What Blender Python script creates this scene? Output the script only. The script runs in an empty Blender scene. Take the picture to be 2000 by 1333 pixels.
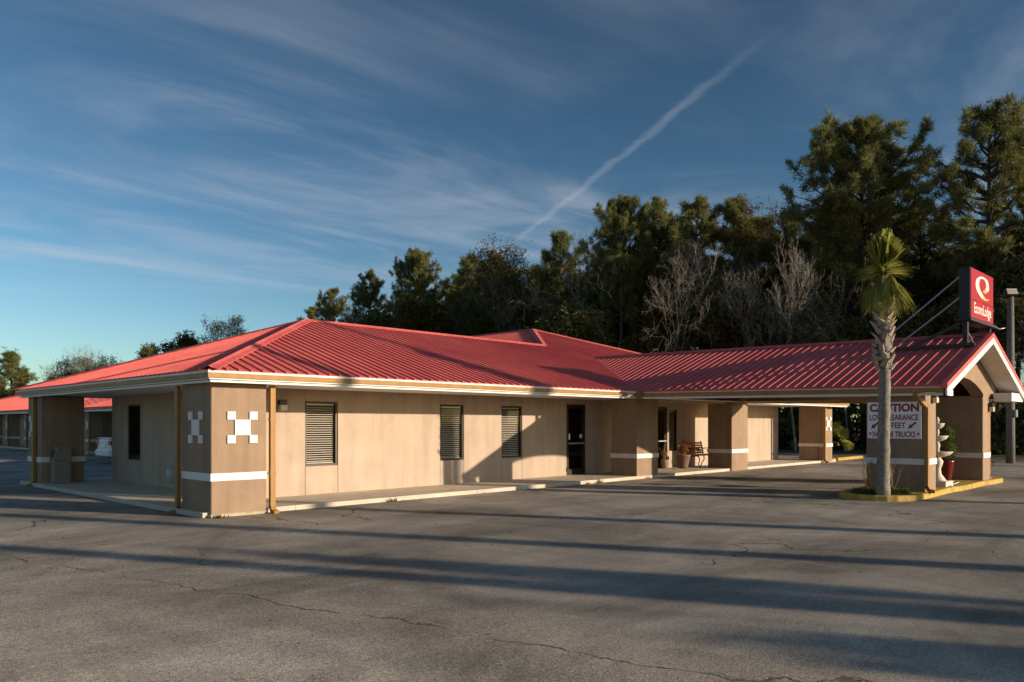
import bpy, math, random
import numpy as np
from mathutils import Matrix, Vector, Quaternion

# ------------------------------------------------------------------ camera, sky, sun, exposure
scene = bpy.context.scene
COL = scene.collection
R = math.radians
CAM = (-6.258, -13.584, 1.65)
YAW = 0.7756                                   # angle of the facade axis to the right of the view axis
SUN_AZ = R(24.2)                               # from -Y towards +X
SUN_EL = R(11.0)

cam_data = bpy.data.cameras.new('camera')
cam_data.sensor_width = 36.0
cam_data.lens = 1544.8 / 2000.0 * 36.0
cam_data.shift_y = (830.0 - 666.5) / 2000.0
cam_data.clip_start = 0.1
cam_data.clip_end = 3000.0
camera = bpy.data.objects.new('camera', cam_data)
COL.objects.link(camera)
camera.location = CAM
camera.rotation_euler = (R(90), 0, YAW - R(90))
scene.camera = camera

world = bpy.data.worlds.new('World')
scene.world = world
world.use_nodes = True


def build_world():
    nt = world.node_tree
    N = nt.nodes; L = nt.links
    N.clear()
    out = N.new('ShaderNodeOutputWorld')
    bg = N.new('ShaderNodeBackground')
    bg.inputs['Strength'].default_value = 0.15
    sky = N.new('ShaderNodeTexSky')
    sky.sky_type = 'NISHITA'
    sky.sun_disc = False
    sky.sun_elevation = SUN_EL
    sky.sun_rotation = R(180) - SUN_AZ
    sky.altitude = 50
    sky.air_density = 1.0
    sky.dust_density = 0.5
    sky.ozone_density = 2.5
    tc = N.new('ShaderNodeTexCoord')
    sep = N.new('ShaderNodeSeparateXYZ')
    L.new(tc.outputs['Generated'], sep.inputs[0])

    def math_node(op, a, b=None, c=None, clamp=False):
        m = N.new('ShaderNodeMath'); m.operation = op; m.use_clamp = clamp
        for i, v in enumerate((a, b, c)):
            if v is None:
                continue
            if isinstance(v, (int, float)):
                m.inputs[i].default_value = v
            else:
                L.new(v, m.inputs[i])
        return m.outputs[0]

    def smooth(v, lo, hi):
        m = N.new('ShaderNodeMapRange'); m.interpolation_type = 'SMOOTHSTEP'
        L.new(v, m.inputs[0]); m.inputs[1].default_value = lo; m.inputs[2].default_value = hi
        m.inputs[3].default_value = 0; m.inputs[4].default_value = 1
        return m.outputs[0]

    # cloud sheet: the view direction carried onto a flat layer overhead
    z = math_node('MAXIMUM', sep.outputs[2], 0.02)
    px = math_node('DIVIDE', sep.outputs[0], z)
    py = math_node('DIVIDE', sep.outputs[1], z)
    comb = N.new('ShaderNodeCombineXYZ')
    L.new(px, comb.inputs[0]); L.new(py, comb.inputs[1])

    def cloud_noise(rot, scale, sc, detail, dist, offs):
        mp = N.new('ShaderNodeMapping')
        mp.inputs['Rotation'].default_value = (0, 0, rot)
        mp.inputs['Scale'].default_value = scale
        mp.inputs['Location'].default_value = offs
        L.new(comb.outputs[0], mp.inputs['Vector'])
        n = N.new('ShaderNodeTexNoise')
        n.inputs['Scale'].default_value = sc
        n.inputs['Detail'].default_value = detail
        n.inputs['Roughness'].default_value = 0.58
        n.inputs['Distortion'].default_value = dist
        L.new(mp.outputs[0], n.inputs['Vector'])
        return n.outputs['Fac']
    wisps = cloud_noise(R(-20), (0.45, 1.0, 1), 0.9, 10, 1.6, (3.1, 1.7, 0))
    fine = cloud_noise(R(-32), (0.4, 1.9, 1), 1.9, 11, 1.3, (7.3, 2.2, 0))
    big = cloud_noise(R(20), (0.6, 0.8, 1), 0.42, 3, 0.3, (-2.7, -2.2, 0))
    w = math_node('MULTIPLY', smooth(wisps, 0.36, 0.80), smooth(big, 0.36, 0.62))
    w2 = math_node('MULTIPLY', smooth(fine, 0.45, 0.85), smooth(big, 0.40, 0.60))
    cl = math_node('ADD', math_node('MULTIPLY', w, 0.85), math_node('MULTIPLY', w2, 0.30))
    low = smooth(sep.outputs[2], 0.09, 0.22)
    cl = math_node('MULTIPLY', cl, low)
    # one straight vapour trail on the same layer
    a = Vector((0.689 / 0.212, 0.693 / 0.212)); b = Vector((0.811 / 0.422, 0.405 / 0.422))
    d = (b - a).normalized(); nrm = Vector((-d.y, d.x))
    dist = math_node('ADD', math_node('MULTIPLY', px, nrm.x), math_node('MULTIPLY', py, nrm.y))
    dist = math_node('SUBTRACT', dist, nrm.dot(a))
    along = math_node('ADD', math_node('MULTIPLY', px, d.x), math_node('MULTIPLY', py, d.y))
    along = math_node('SUBTRACT', along, d.dot(a))
    tn = cloud_noise(0, (1, 1, 1), 9.0, 8, 0.6, (1, 4, 0))
    tn2 = cloud_noise(0, (1, 1, 1), 1.4, 3, 0.0, (2, 4, 0))
    dd = math_node('ADD', dist, math_node('MULTIPLY', math_node('SUBTRACT', tn, 0.5), 0.055))
    dd = math_node('ADD', dd, math_node('MULTIPLY', math_node('SUBTRACT', tn2, 0.5), 0.05))
    trail = smooth(math_node('ABSOLUTE', dd), 0.034, 0.0)
    ends = math_node('MULTIPLY', smooth(along, -2.2, 0.4), smooth(along, (b - a).length * 1.06, (b - a).length * 0.80))
    trail = math_node('MULTIPLY', math_node('MULTIPLY', trail, ends), math_node('ADD', 0.25, math_node('MULTIPLY', tn, 0.5)))
    cover = math_node('ADD', math_node('MULTIPLY', cl, 0.72), math_node('MULTIPLY', trail, 0.40), clamp=True)
    # deepen the clear blue
    hs = N.new('ShaderNodeHueSaturation')
    hs.inputs['Saturation'].default_value = 1.10
    hs.inputs['Value'].default_value = 1.0
    L.new(sky.outputs[0], hs.inputs['Color'])
    gm = N.new('ShaderNodeMix'); gm.data_type = 'RGBA'; gm.blend_type = 'MULTIPLY'
    gm.inputs[0].default_value = 1.0
    L.new(hs.outputs[0], gm.inputs[6]); gm.inputs[7].default_value = SKY_TINT
    bw = N.new('ShaderNodeRGBToBW'); L.new(gm.outputs[2], bw.inputs[0])
    fac = math_node('MULTIPLY', math_node('POWER', bw.outputs[0], 0.70), 0.265)
    fac = math_node('DIVIDE', fac, math_node('ADD', 1.0, math_node('MULTIPLY', bw.outputs[0], 0.10)))
    vs = N.new('ShaderNodeVectorMath'); vs.operation = 'SCALE'
    L.new(gm.outputs[2], vs.inputs[0]); L.new(fac, vs.inputs['Scale'])
    mix = N.new('ShaderNodeMix'); mix.data_type = 'RGBA'
    L.new(cover, mix.inputs[0])
    L.new(vs.outputs[0], mix.inputs[6])
    cs_ = N.new('ShaderNodeVectorMath'); cs_.operation = 'SCALE'; cs_.inputs[0].default_value = CLOUD[:3]
    L.new(math_node('ADD', 0.66, math_node('MULTIPLY', bw.outputs[0], 0.12)), cs_.inputs['Scale'])
    L.new(cs_.outputs[0], mix.inputs[7])
    L.new(mix.outputs[2], bg.inputs['Color'])
    L.new(bg.outputs[0], out.inputs[0])


SKY_TINT = (0.84, 0.97, 1.02, 1)
CLOUD = (1.75, 1.95, 2.25, 1)
build_world()

sun_data = bpy.data.lights.new('sun', 'SUN')
sun_data.energy = 3.05
sun_data.angle = R(0.5)
sun_data.color = (1.0, 0.80, 0.58)
sun = bpy.data.objects.new('sun', sun_data)
COL.objects.link(sun)
to_sun = Vector((math.sin(SUN_AZ) * math.cos(SUN_EL), -math.cos(SUN_AZ) * math.cos(SUN_EL), math.sin(SUN_EL)))
sun.rotation_euler = to_sun.to_track_quat('Z', 'Y').to_euler()
sun.location = to_sun * 60

scene.view_settings.view_transform = 'Standard'
scene.view_settings.look = 'None'
scene.view_settings.exposure = 0.98
scene.view_settings.gamma = 1.0
scene.view_settings.use_curve_mapping = False
try:
    scene.cycles.use_denoising = True
    scene.cycles.max_bounces = 8
    scene.cycles.transparent_max_bounces = 16
    scene.cycles.caustics_reflective = False
    scene.cycles.caustics_refractive = False
except Exception:
    pass

GS = 0.0033                                     # the lot rises gently along the facade


def gz(x):
    return GS * x


# ------------------------------------------------------------------ materials
MATS = {}


def new_mat(name):
    m = bpy.data.materials.new(name)
    m.use_nodes = True
    MATS[name] = m
    return m, m.node_tree.nodes, m.node_tree.links, m.node_tree.nodes['Principled BSDF']


def rgba(c):
    return (c[0], c[1], c[2], 1.0)


def simple(name, col, rough=0.6, var=0.12, scale=6.0, bump=0.0, bscale=80.0, metal=0.0, spec=0.5, stain=0.0, coords='pos'):
    """plain paint / stucco / metal with tonal mottling, optional fine relief and rain streaks"""
    m, N, L, P = new_mat(name)
    geo = N.new('ShaderNodeNewGeometry')
    if coords == 'pos':
        vec = geo.outputs['Position']
    else:
        tc = N.new('ShaderNodeTexCoord'); vec = tc.outputs['Object']
    n = N.new('ShaderNodeTexNoise'); n.inputs['Scale'].default_value = scale
    n.inputs['Detail'].default_value = 6; n.inputs['Roughness'].default_value = 0.6
    L.new(vec, n.inputs['Vector'])
    mr = N.new('ShaderNodeMapRange')
    mr.inputs[1].default_value = 0.25; mr.inputs[2].default_value = 0.75
    mr.inputs[3].default_value = 1 - var; mr.inputs[4].default_value = 1 + var
    L.new(n.outputs['Fac'], mr.inputs[0])
    fac = mr.outputs[0]
    if stain > 0:
        mp = N.new('ShaderNodeMapping'); mp.inputs['Scale'].default_value = (5, 5, 0.5)
        L.new(vec, mp.inputs['Vector'])
        n2 = N.new('ShaderNodeTexNoise'); n2.inputs['Scale'].default_value = 1.0; n2.inputs['Detail'].default_value = 7
        L.new(mp.outputs[0], n2.inputs['Vector'])
        mr2 = N.new('ShaderNodeMapRange')
        mr2.inputs[1].default_value = 0.35; mr2.inputs[2].default_value = 0.7
        mr2.inputs[3].default_value = 1.0 + stain * 0.3; mr2.inputs[4].default_value = 1 - stain
        L.new(n2.outputs['Fac'], mr2.inputs[0])
        mm = N.new('ShaderNodeMath'); mm.operation = 'MULTIPLY'
        L.new(fac, mm.inputs[0]); L.new(mr2.outputs[0], mm.inputs[1]); fac = mm.outputs[0]
    vm = N.new('ShaderNodeVectorMath'); vm.operation = 'SCALE'
    vm.inputs[0].default_value = col
    L.new(fac, vm.inputs['Scale'])
    L.new(vm.outputs[0], P.inputs['Base Color'])
    P.inputs['Roughness'].default_value = rough
    P.inputs['Metallic'].default_value = metal
    P.inputs['Specular IOR Level'].default_value = spec
    if bump > 0:
        n3 = N.new('ShaderNodeTexNoise'); n3.inputs['Scale'].default_value = bscale
        n3.inputs['Detail'].default_value = 4; n3.inputs['Roughness'].default_value = 0.65
        L.new(vec, n3.inputs['Vector'])
        b = N.new('ShaderNodeBump'); b.inputs['Strength'].default_value = bump
        b.inputs['Distance'].default_value = 0.02
        L.new(n3.outputs['Fac'], b.inputs['Height'])
        L.new(b.outputs[0], P.inputs['Normal'])
    return m


simple('wall_stucco', (0.485, 0.382, 0.302), 0.85, 0.10, 1.8, 0.6, 38, stain=0.12)
simple('pillar_stucco', (0.325, 0.225, 0.152), 0.85, 0.12, 2.2, 0.6, 38, stain=0.15)
simple('vault_board', (0.40, 0.25, 0.12), 0.8, 0.08, 4)
simple('beam_paint', (0.46, 0.34, 0.20), 0.7, 0.08, 4, 0.1, 30)
simple('white_trim', (0.76, 0.75, 0.74), 0.6, 0.07, 5, 0.2, 40, stain=0.10)
simple('gutter_tan', (0.36, 0.190, 0.055), 0.55, 0.10, 3, spec=0.3, stain=0.15)
simple('soffit', (0.78, 0.74, 0.67), 0.75, 0.06, 3)
simple('concrete', (0.58, 0.51, 0.42), 0.9, 0.16, 1.6, 0.4, 60, stain=0.0)
simple('footing_concrete', (0.46, 0.38, 0.28), 0.95, 0.28, 7, 0.6, 40)
simple('yellow_paint', (0.50, 0.33, 0.06), 0.75, 0.42, 6, 0.5, 40, stain=0.2)
simple('bronze_frame', (0.035, 0.026, 0.02), 0.4, 0.1, 5, metal=0.3)
simple('blind', (0.74, 0.74, 0.74), 0.55, 0.06, 8)
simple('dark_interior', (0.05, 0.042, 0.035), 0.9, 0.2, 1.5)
simple('interior_tan', (0.25, 0.19, 0.12), 0.9, 0.2, 1.5)
simple('sign_black', (0.014, 0.012, 0.016), 0.45, 0.15, 4)
simple('galvanised', (0.42, 0.42, 0.43), 0.4, 0.12, 8, metal=0.7)
simple('sign_white', (0.90, 0.90, 0.92), 0.4, 0.03, 6)
simple('sign_red', (0.45, 0.008, 0.008), 0.28, 0.04, 3)
simple('letter_red', (0.30, 0.012, 0.016), 0.5, 0.04, 5)
simple('letter_cream', (0.85, 0.80, 0.70), 0.4, 0.03, 5)
simple('logo_gold', (0.80, 0.42, 0.14), 0.4, 0.05, 5)
simple('pole_wood', (0.17, 0.15, 0.13), 0.85, 0.25, 12, 0.5, 30, stain=0.2)
simple('pine_bark', (0.085, 0.062, 0.048), 0.95, 0.35, 5, 0.6, 14)
simple('pale_bark', (0.25, 0.225, 0.19), 0.9, 0.35, 3, 0.4, 18)
simple('palm_bark', (0.22, 0.20, 0.17), 0.95, 0.45, 11, 1.0, 16)
simple('leaf_base_bark', (0.36, 0.29, 0.22), 0.9, 0.25, 8, 0.5, 30, coords='obj')
simple('bench_wood', (0.50, 0.19, 0.06), 0.5, 0.25, 10, 0.2, 40)
simple('bench_iron', (0.045, 0.028, 0.018), 0.45, 0.1, 10, metal=0.4)
simple('terracotta_brown', (0.15, 0.095, 0.065), 0.6, 0.15, 8, 0.2, 30)
simple('red_glaze', (0.13, 0.014, 0.012), 0.18, 0.1, 8)
simple('fountain_stone', (0.62, 0.56, 0.50), 0.7, 0.12, 8, 0.3, 40)
simple('hose', (0.62, 0.60, 0.55), 0.5, 0.05, 8)
simple('bin_concrete', (0.27, 0.235, 0.20), 0.9, 0.14, 14, 0.5, 70)
simple('black_plastic', (0.02, 0.02, 0.022), 0.5, 0.1, 8)
simple('rubber', (0.018, 0.018, 0.019), 0.8, 0.1, 8)
simple('car_paint', (0.74, 0.75, 0.78), 0.22, 0.01, 2)
simple('chrome', (0.6, 0.6, 0.62), 0.15, 0.02, 3, metal=1.0)
simple('tail_red', (0.45, 0.01, 0.012), 0.15, 0.05, 5)
simple('door_tan', (0.34, 0.22, 0.09), 0.6, 0.06, 4)
simple('lamp_lens', (0.62, 0.58, 0.50), 0.3, 0.05, 8)
simple('blue_paint', (0.03, 0.16, 0.42), 0.7, 0.12, 6)
simple('meter_grey', (0.46, 0.46, 0.46), 0.35, 0.06, 6)
simple('dry_stem', (0.34, 0.20, 0.09), 0.9, 0.25, 20)


def roof_mat():
    m, N, L, P = new_mat('red_metal')
    geo = N.new('ShaderNodeNewGeometry')

    def noise(scale, detail, vec=None, sc3=None, rough=.6):
        n = N.new('ShaderNodeTexNoise'); n.inputs['Scale'].default_value = scale; n.inputs['Detail'].default_value = detail
        n.inputs['Roughness'].default_value = rough
        v = geo.outputs['Position']
        if sc3:
            mp = N.new('ShaderNodeMapping'); mp.inputs['Scale'].default_value = sc3; L.new(v, mp.inputs['Vector']); v = mp.outputs[0]
        L.new(v, n.inputs['Vector'])
        return n.outputs['Fac']
    cr = N.new('ShaderNodeValToRGB')
    cr.color_ramp.elements[0].position = 0.28; cr.color_ramp.elements[0].color = (0.60, 0.118, 0.108, 1)
    cr.color_ramp.elements[1].position = 0.72; cr.color_ramp.elements[1].color = (0.77, 0.180, 0.162, 1)
    L.new(noise(0.55, 8), cr.inputs[0])
    st = N.new('ShaderNodeMapRange'); st.inputs[1].default_value = .38; st.inputs[2].default_value = .72; st.inputs[3].default_value = 1.06; st.inputs[4].default_value = .80
    L.new(noise(1.0, 8, None, (6.0, 1.2, 1.2), .7), st.inputs[0])
    vm = N.new('ShaderNodeVectorMath'); vm.operation = 'SCALE'
    L.new(cr.outputs[0], vm.inputs[0]); L.new(st.outputs[0], vm.inputs['Scale'])
    L.new(vm.outputs[0], P.inputs['Base Color'])
    n2 = noise(3.0, 6)
    mr = N.new('ShaderNodeMapRange'); mr.inputs[3].default_value = 0.48; mr.inputs[4].default_value = 0.70
    L.new(n2, mr.inputs[0]); L.new(mr.outputs[0], P.inputs['Roughness'])
    bmp = N.new('ShaderNodeBump'); bmp.inputs['Strength'].default_value = 0.2; bmp.inputs['Distance'].default_value = 0.03
    L.new(noise(1.6, 4), bmp.inputs['Height']); L.new(bmp.outputs[0], P.inputs['Normal'])
    P.inputs['Specular IOR Level'].default_value = 0.12


roof_mat()


def glass_mat(name, tint=0.88, refl=1.0):
    m, N, L, P = new_mat(name)
    N.remove(P)
    out = N['Material Output']
    tr = N.new('ShaderNodeBsdfTransparent'); tr.inputs[0].default_value = (tint, tint * 0.98, tint * 0.94, 1)
    gl = N.new('ShaderNodeBsdfGlossy'); gl.inputs['Roughness'].default_value = 0.03
    fr = N.new('ShaderNodeFresnel'); fr.inputs['IOR'].default_value = 1.5
    mm = N.new('ShaderNodeMath'); mm.operation = 'MULTIPLY'; mm.inputs[1].default_value = refl; mm.use_clamp = True
    L.new(fr.outputs[0], mm.inputs[0])
    mx = N.new('ShaderNodeMixShader')
    L.new(mm.outputs[0], mx.inputs[0]); L.new(tr.outputs[0], mx.inputs[1]); L.new(gl.outputs[0], mx.inputs[2])
    L.new(mx.outputs[0], out.inputs[0])


glass_mat('clear_glass', 0.96, 0.04)
glass_mat('dark_glass', 0.55, 0.8)


def foliage_mat(name, c0, c1, c2=None, transl=0.3):
    m, N, L, P = new_mat(name)
    N.remove(P)
    out = N['Material Output']
    geo = N.new('ShaderNodeNewGeometry')
    cr = N.new('ShaderNodeValToRGB')
    cr.color_ramp.elements[0].color = rgba(c0); cr.color_ramp.elements[1].color = rgba(c1)
    if c2:
        e = cr.color_ramp.elements.new(0.88); e.color = rgba(c1); cr.color_ramp.elements[2].color = rgba(c2)
    L.new(geo.outputs['Random Per Island'], cr.inputs[0])
    df = N.new('ShaderNodeBsdfDiffuse'); tl = N.new('ShaderNodeBsdfTranslucent')
    L.new(cr.outputs[0], df.inputs[0]); L.new(cr.outputs[0], tl.inputs[0])
    mx = N.new('ShaderNodeMixShader'); mx.inputs[0].default_value = transl
    L.new(df.outputs[0], mx.inputs[1]); L.new(tl.outputs[0], mx.inputs[2])
    L.new(mx.outputs[0], out.inputs[0])


foliage_mat('pine_needles', (0.09, 0.12, 0.05), (0.27, 0.27, 0.10), (0.46, 0.38, 0.14), 0.35)
foliage_mat('dark_leaves', (0.06, 0.085, 0.04), (0.20, 0.20, 0.075), (0.36, 0.30, 0.10), 0.35)
foliage_mat('olive_leaves', (0.06, 0.065, 0.02), (0.14, 0.115, 0.035), (0.20, 0.12, 0.03), 0.3)
foliage_mat('olive_dark', (0.075, 0.085, 0.04), (0.20, 0.18, 0.07), (0.34, 0.26, 0.09), 0.35)
foliage_mat('russet_leaves', (0.07, 0.05, 0.03), (0.16, 0.10, 0.045), (0.18, 0.13, 0.05), 0.3)
foliage_mat('palm_green', (0.17, 0.20, 0.04), (0.38, 0.37, 0.095), (0.58, 0.47, 0.18), 0.4)
foliage_mat('grass_green', (0.05, 0.09, 0.02), (0.14, 0.16, 0.04), (0.28, 0.22, 0.08), 0.3)
foliage_mat('topiary_green', (0.05, 0.09, 0.02), (0.12, 0.14, 0.04), None, 0.2)
foliage_mat('dry_leaves', (0.22, 0.10, 0.04), (0.42, 0.24, 0.10), None, 0.3)


def asphalt_mat():
    m, N, L, P = new_mat('asphalt')
    geo = N.new('ShaderNodeNewGeometry')
    pos = geo.outputs['Position']

    def noise(scale, detail=5, rough=0.6, vec=pos, dist=0.0):
        n = N.new('ShaderNodeTexNoise')
        n.inputs['Scale'].default_value = scale; n.inputs['Detail'].default_value = detail
        n.inputs['Roughness'].default_value = rough; n.inputs['Distortion'].default_value = dist
        L.new(vec, n.inputs['Vector'])
        return n.outputs['Fac']

    def mapr(v, a, b, c, d, smooth=False):
        mr = N.new('ShaderNodeMapRange')
        if smooth:
            mr.interpolation_type = 'SMOOTHSTEP'
        for i, k in enumerate((a, b, c, d)):
            mr.inputs[i + 1].default_value = k
        L.new(v, mr.inputs[0])
        return mr.outputs[0]

    def mth(op, a, b=None):
        q = N.new('ShaderNodeMath'); q.operation = op
        for i, v in enumerate((a, b)):
            if v is None:
                continue
            if isinstance(v, (int, float)):
                q.inputs[i].default_value = v
            else:
                L.new(v, q.inputs[i])
        return q.outputs[0]

    def mixc(f, a, b, mode='MIX'):
        q = N.new('ShaderNodeMix'); q.data_type = 'RGBA'; q.blend_type = mode
        if isinstance(f, (int, float)):
            q.inputs[0].default_value = f
        else:
            L.new(f, q.inputs[0])
        for i, v in ((6, a), (7, b)):
            if isinstance(v, tuple):
                q.inputs[i].default_value = v
            else:
                L.new(v, q.inputs[i])
        return q.outputs[2]

    sep = N.new('ShaderNodeSeparateXYZ'); L.new(pos, sep.inputs[0])
    X, Y = sep.outputs[0], sep.outputs[1]
    # edge between the old open-grained surface and the smoother sealed one, running past the corner pillar
    p1 = Vector((-3.63, -1.88)); p2 = Vector((-1.95, -9.3))
    d = (p2 - p1).normalized(); nn = Vector((-d.y, d.x))         # points towards +X
    wob = noise(0.9, 3)
    ld = mth('SUBTRACT', mth('ADD', mth('MULTIPLY', X, nn.x), mth('MULTIPLY', Y, nn.y)), nn.dot(p1))
    ldw = mth('ADD', ld, mth('MULTIPLY', mth('SUBTRACT', wob, 0.5), 0.7))
    ld2 = mth('ADD', ldw, mth('MULTIPLY', mth('SUBTRACT', noise(9, 4), 0.5), 0.10))
    sealed = mapr(mth('ADD', ldw, mth('MULTIPLY', mth('SUBTRACT', noise(0.35, 4), 0.5), 7.0)), -0.6, 2.6, 0, 1, True)
    base = mixc(sealed, (0.56, 0.495, 0.415, 1), (0.345, 0.31, 0.27, 1))
    # patches of wear, drag streaks along the drive lane
    patch = mapr(noise(0.30, 8, 0.64, dist=0.8), 0.35, 0.65, 0.52, 1.40)
    mp = N.new('ShaderNodeMapping'); mp.inputs['Scale'].default_value = (0.25, 1.6, 1); mp.inputs['Rotation'].default_value = (0, 0, R(8))
    L.new(pos, mp.inputs['Vector'])
    streak = mapr(noise(1.0, 7, 0.65, mp.outputs[0]), 0.3, 0.7, 0.80, 1.22)
    mp2 = N.new('ShaderNodeMapping'); mp2.inputs['Scale'].default_value = (1.3, 0.22, 1); mp2.inputs['Rotation'].default_value = (0, 0, R(-14))
    L.new(pos, mp2.inputs['Vector'])
    scuff = mapr(noise(1.3, 8, 0.7, mp2.outputs[0], 0.8), 0.60, 0.80, 0, 1)
    # stone grain
    vor = N.new('ShaderNodeTexVoronoi'); vor.inputs['Scale'].default_value = 105
    L.new(pos, vor.inputs['Vector'])
    vsep = N.new('ShaderNodeSeparateColor'); L.new(vor.outputs['Color'], vsep.inputs[0])
    grain = mth('MULTIPLY', mapr(vsep.outputs[0], 0, 1, 0.45, 1.75), mapr(vor.outputs['Distance'], 0.1, 0.7, 1.15, 0.65))
    g2 = mapr(noise(30, 5, 0.75), 0.3, 0.7, 0.62, 1.36)
    grainmix = mth('MULTIPLY', grain, g2)
    gr = mixc(mapr(sealed, 0, 1, 0.95, 0.5), (1, 1, 1, 1), grainmix)
    f = mth('MULTIPLY', patch, streak)
    vm = N.new('ShaderNodeVectorMath'); vm.operation = 'SCALE'
    L.new(base, vm.inputs[0]); L.new(f, vm.inputs['Scale'])
    c = mixc(1.0, vm.outputs[0], gr, 'MULTIPLY')
    c = mixc(mth('MULTIPLY', scuff, 0.42), c, (0.62, 0.57, 0.50, 1))
    oil = mapr(noise(0.75, 6, 0.65, dist=0.8), 0.62, 0.74, 0, 1)
    c = mixc(mth('MULTIPLY', oil, 0.55), c, (0.075, 0.065, 0.055, 1))
    chips = mapr(noise(26, 2, 0.5), 0.70, 0.76, 0, 1)
    c = mixc(mth('MULTIPLY', chips, 0.6), c, (0.66, 0.60, 0.50, 1))
    # the long joint and branching cracks
    joint = mapr(mth('ABSOLUTE', ld2), 0.002, 0.022, 1, 0)
    joint = mth('MULTIPLY', joint, mapr(noise(1.7, 5), 0.38, 0.58, 0.0, 1))
    wv = N.new('ShaderNodeVectorMath'); wv.operation = 'ADD'
    nv = N.new('ShaderNodeTexNoise'); nv.inputs['Scale'].default_value = 0.9; nv.inputs['Detail'].default_value = 6
    L.new(pos, nv.inputs['Vector'])
    sc = N.new('ShaderNodeVectorMath'); sc.operation = 'SCALE'; sc.inputs['Scale'].default_value = 1.6
    L.new(nv.outputs['Color'], sc.inputs[0]); L.new(pos, wv.inputs[0]); L.new(sc.outputs[0], wv.inputs[1])
    v2 = N.new('ShaderNodeTexVoronoi'); v2.feature = 'DISTANCE_TO_EDGE'; v2.inputs['Scale'].default_value = 0.16
    L.new(wv.outputs[0], v2.inputs['Vector'])
    crack = mapr(v2.outputs['Distance'], 0.0008, 0.0035, 1, 0)
    crack = mth('MULTIPLY', crack, mapr(noise(0.30, 2), 0.46, 0.58, 0, 1))
    allc = mth('MAXIMUM', joint, crack)
    c = mixc(mth('MULTIPLY', allc, 0.8), c, (0.028, 0.025, 0.022, 1))
    L.new(c, P.inputs['Base Color'])
    P.inputs['Roughness'].default_value = 0.82
    P.inputs['Specular IOR Level'].default_value = 0.35
    h = mth('SUBTRACT', mth('MULTIPLY', grainmix, mapr(sealed, 0, 1, 1.0, 0.55)), mth('MULTIPLY', allc, 2.5))
    b = N.new('ShaderNodeBump'); b.inputs['Strength'].default_value = 1.0; b.inputs['Distance'].default_value = 0.012
    L.new(h, b.inputs['Height']); L.new(b.outputs[0], P.inputs['Normal'])


asphalt_mat()


def ground_mat():
    m, N, L, P = new_mat('forest_floor')
    geo = N.new('ShaderNodeNewGeometry')
    n = N.new('ShaderNodeTexNoise'); n.inputs['Scale'].default_value = 0.8; n.inputs['Detail'].default_value = 8
    L.new(geo.outputs['Position'], n.inputs['Vector'])
    cr = N.new('ShaderNodeValToRGB')
    cr.color_ramp.elements[0].position = 0.3; cr.color_ramp.elements[0].color = (0.035, 0.045, 0.02, 1)
    cr.color_ramp.elements[1].position = 0.7; cr.color_ramp.elements[1].color = (0.14, 0.10, 0.05, 1)
    L.new(n.outputs['Fac'], cr.inputs[0]); L.new(cr.outputs[0], P.inputs['Base Color'])
    P.inputs['Roughness'].default_value = 0.95
    b = N.new('ShaderNodeBump'); b.inputs['Strength'].default_value = 0.8; b.inputs['Distance'].default_value = 0.1
    L.new(n.outputs['Fac'], b.inputs['Height']); L.new(b.outputs[0], P.inputs['Normal'])


ground_mat()

# ------------------------------------------------------------------ mesh helpers


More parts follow.
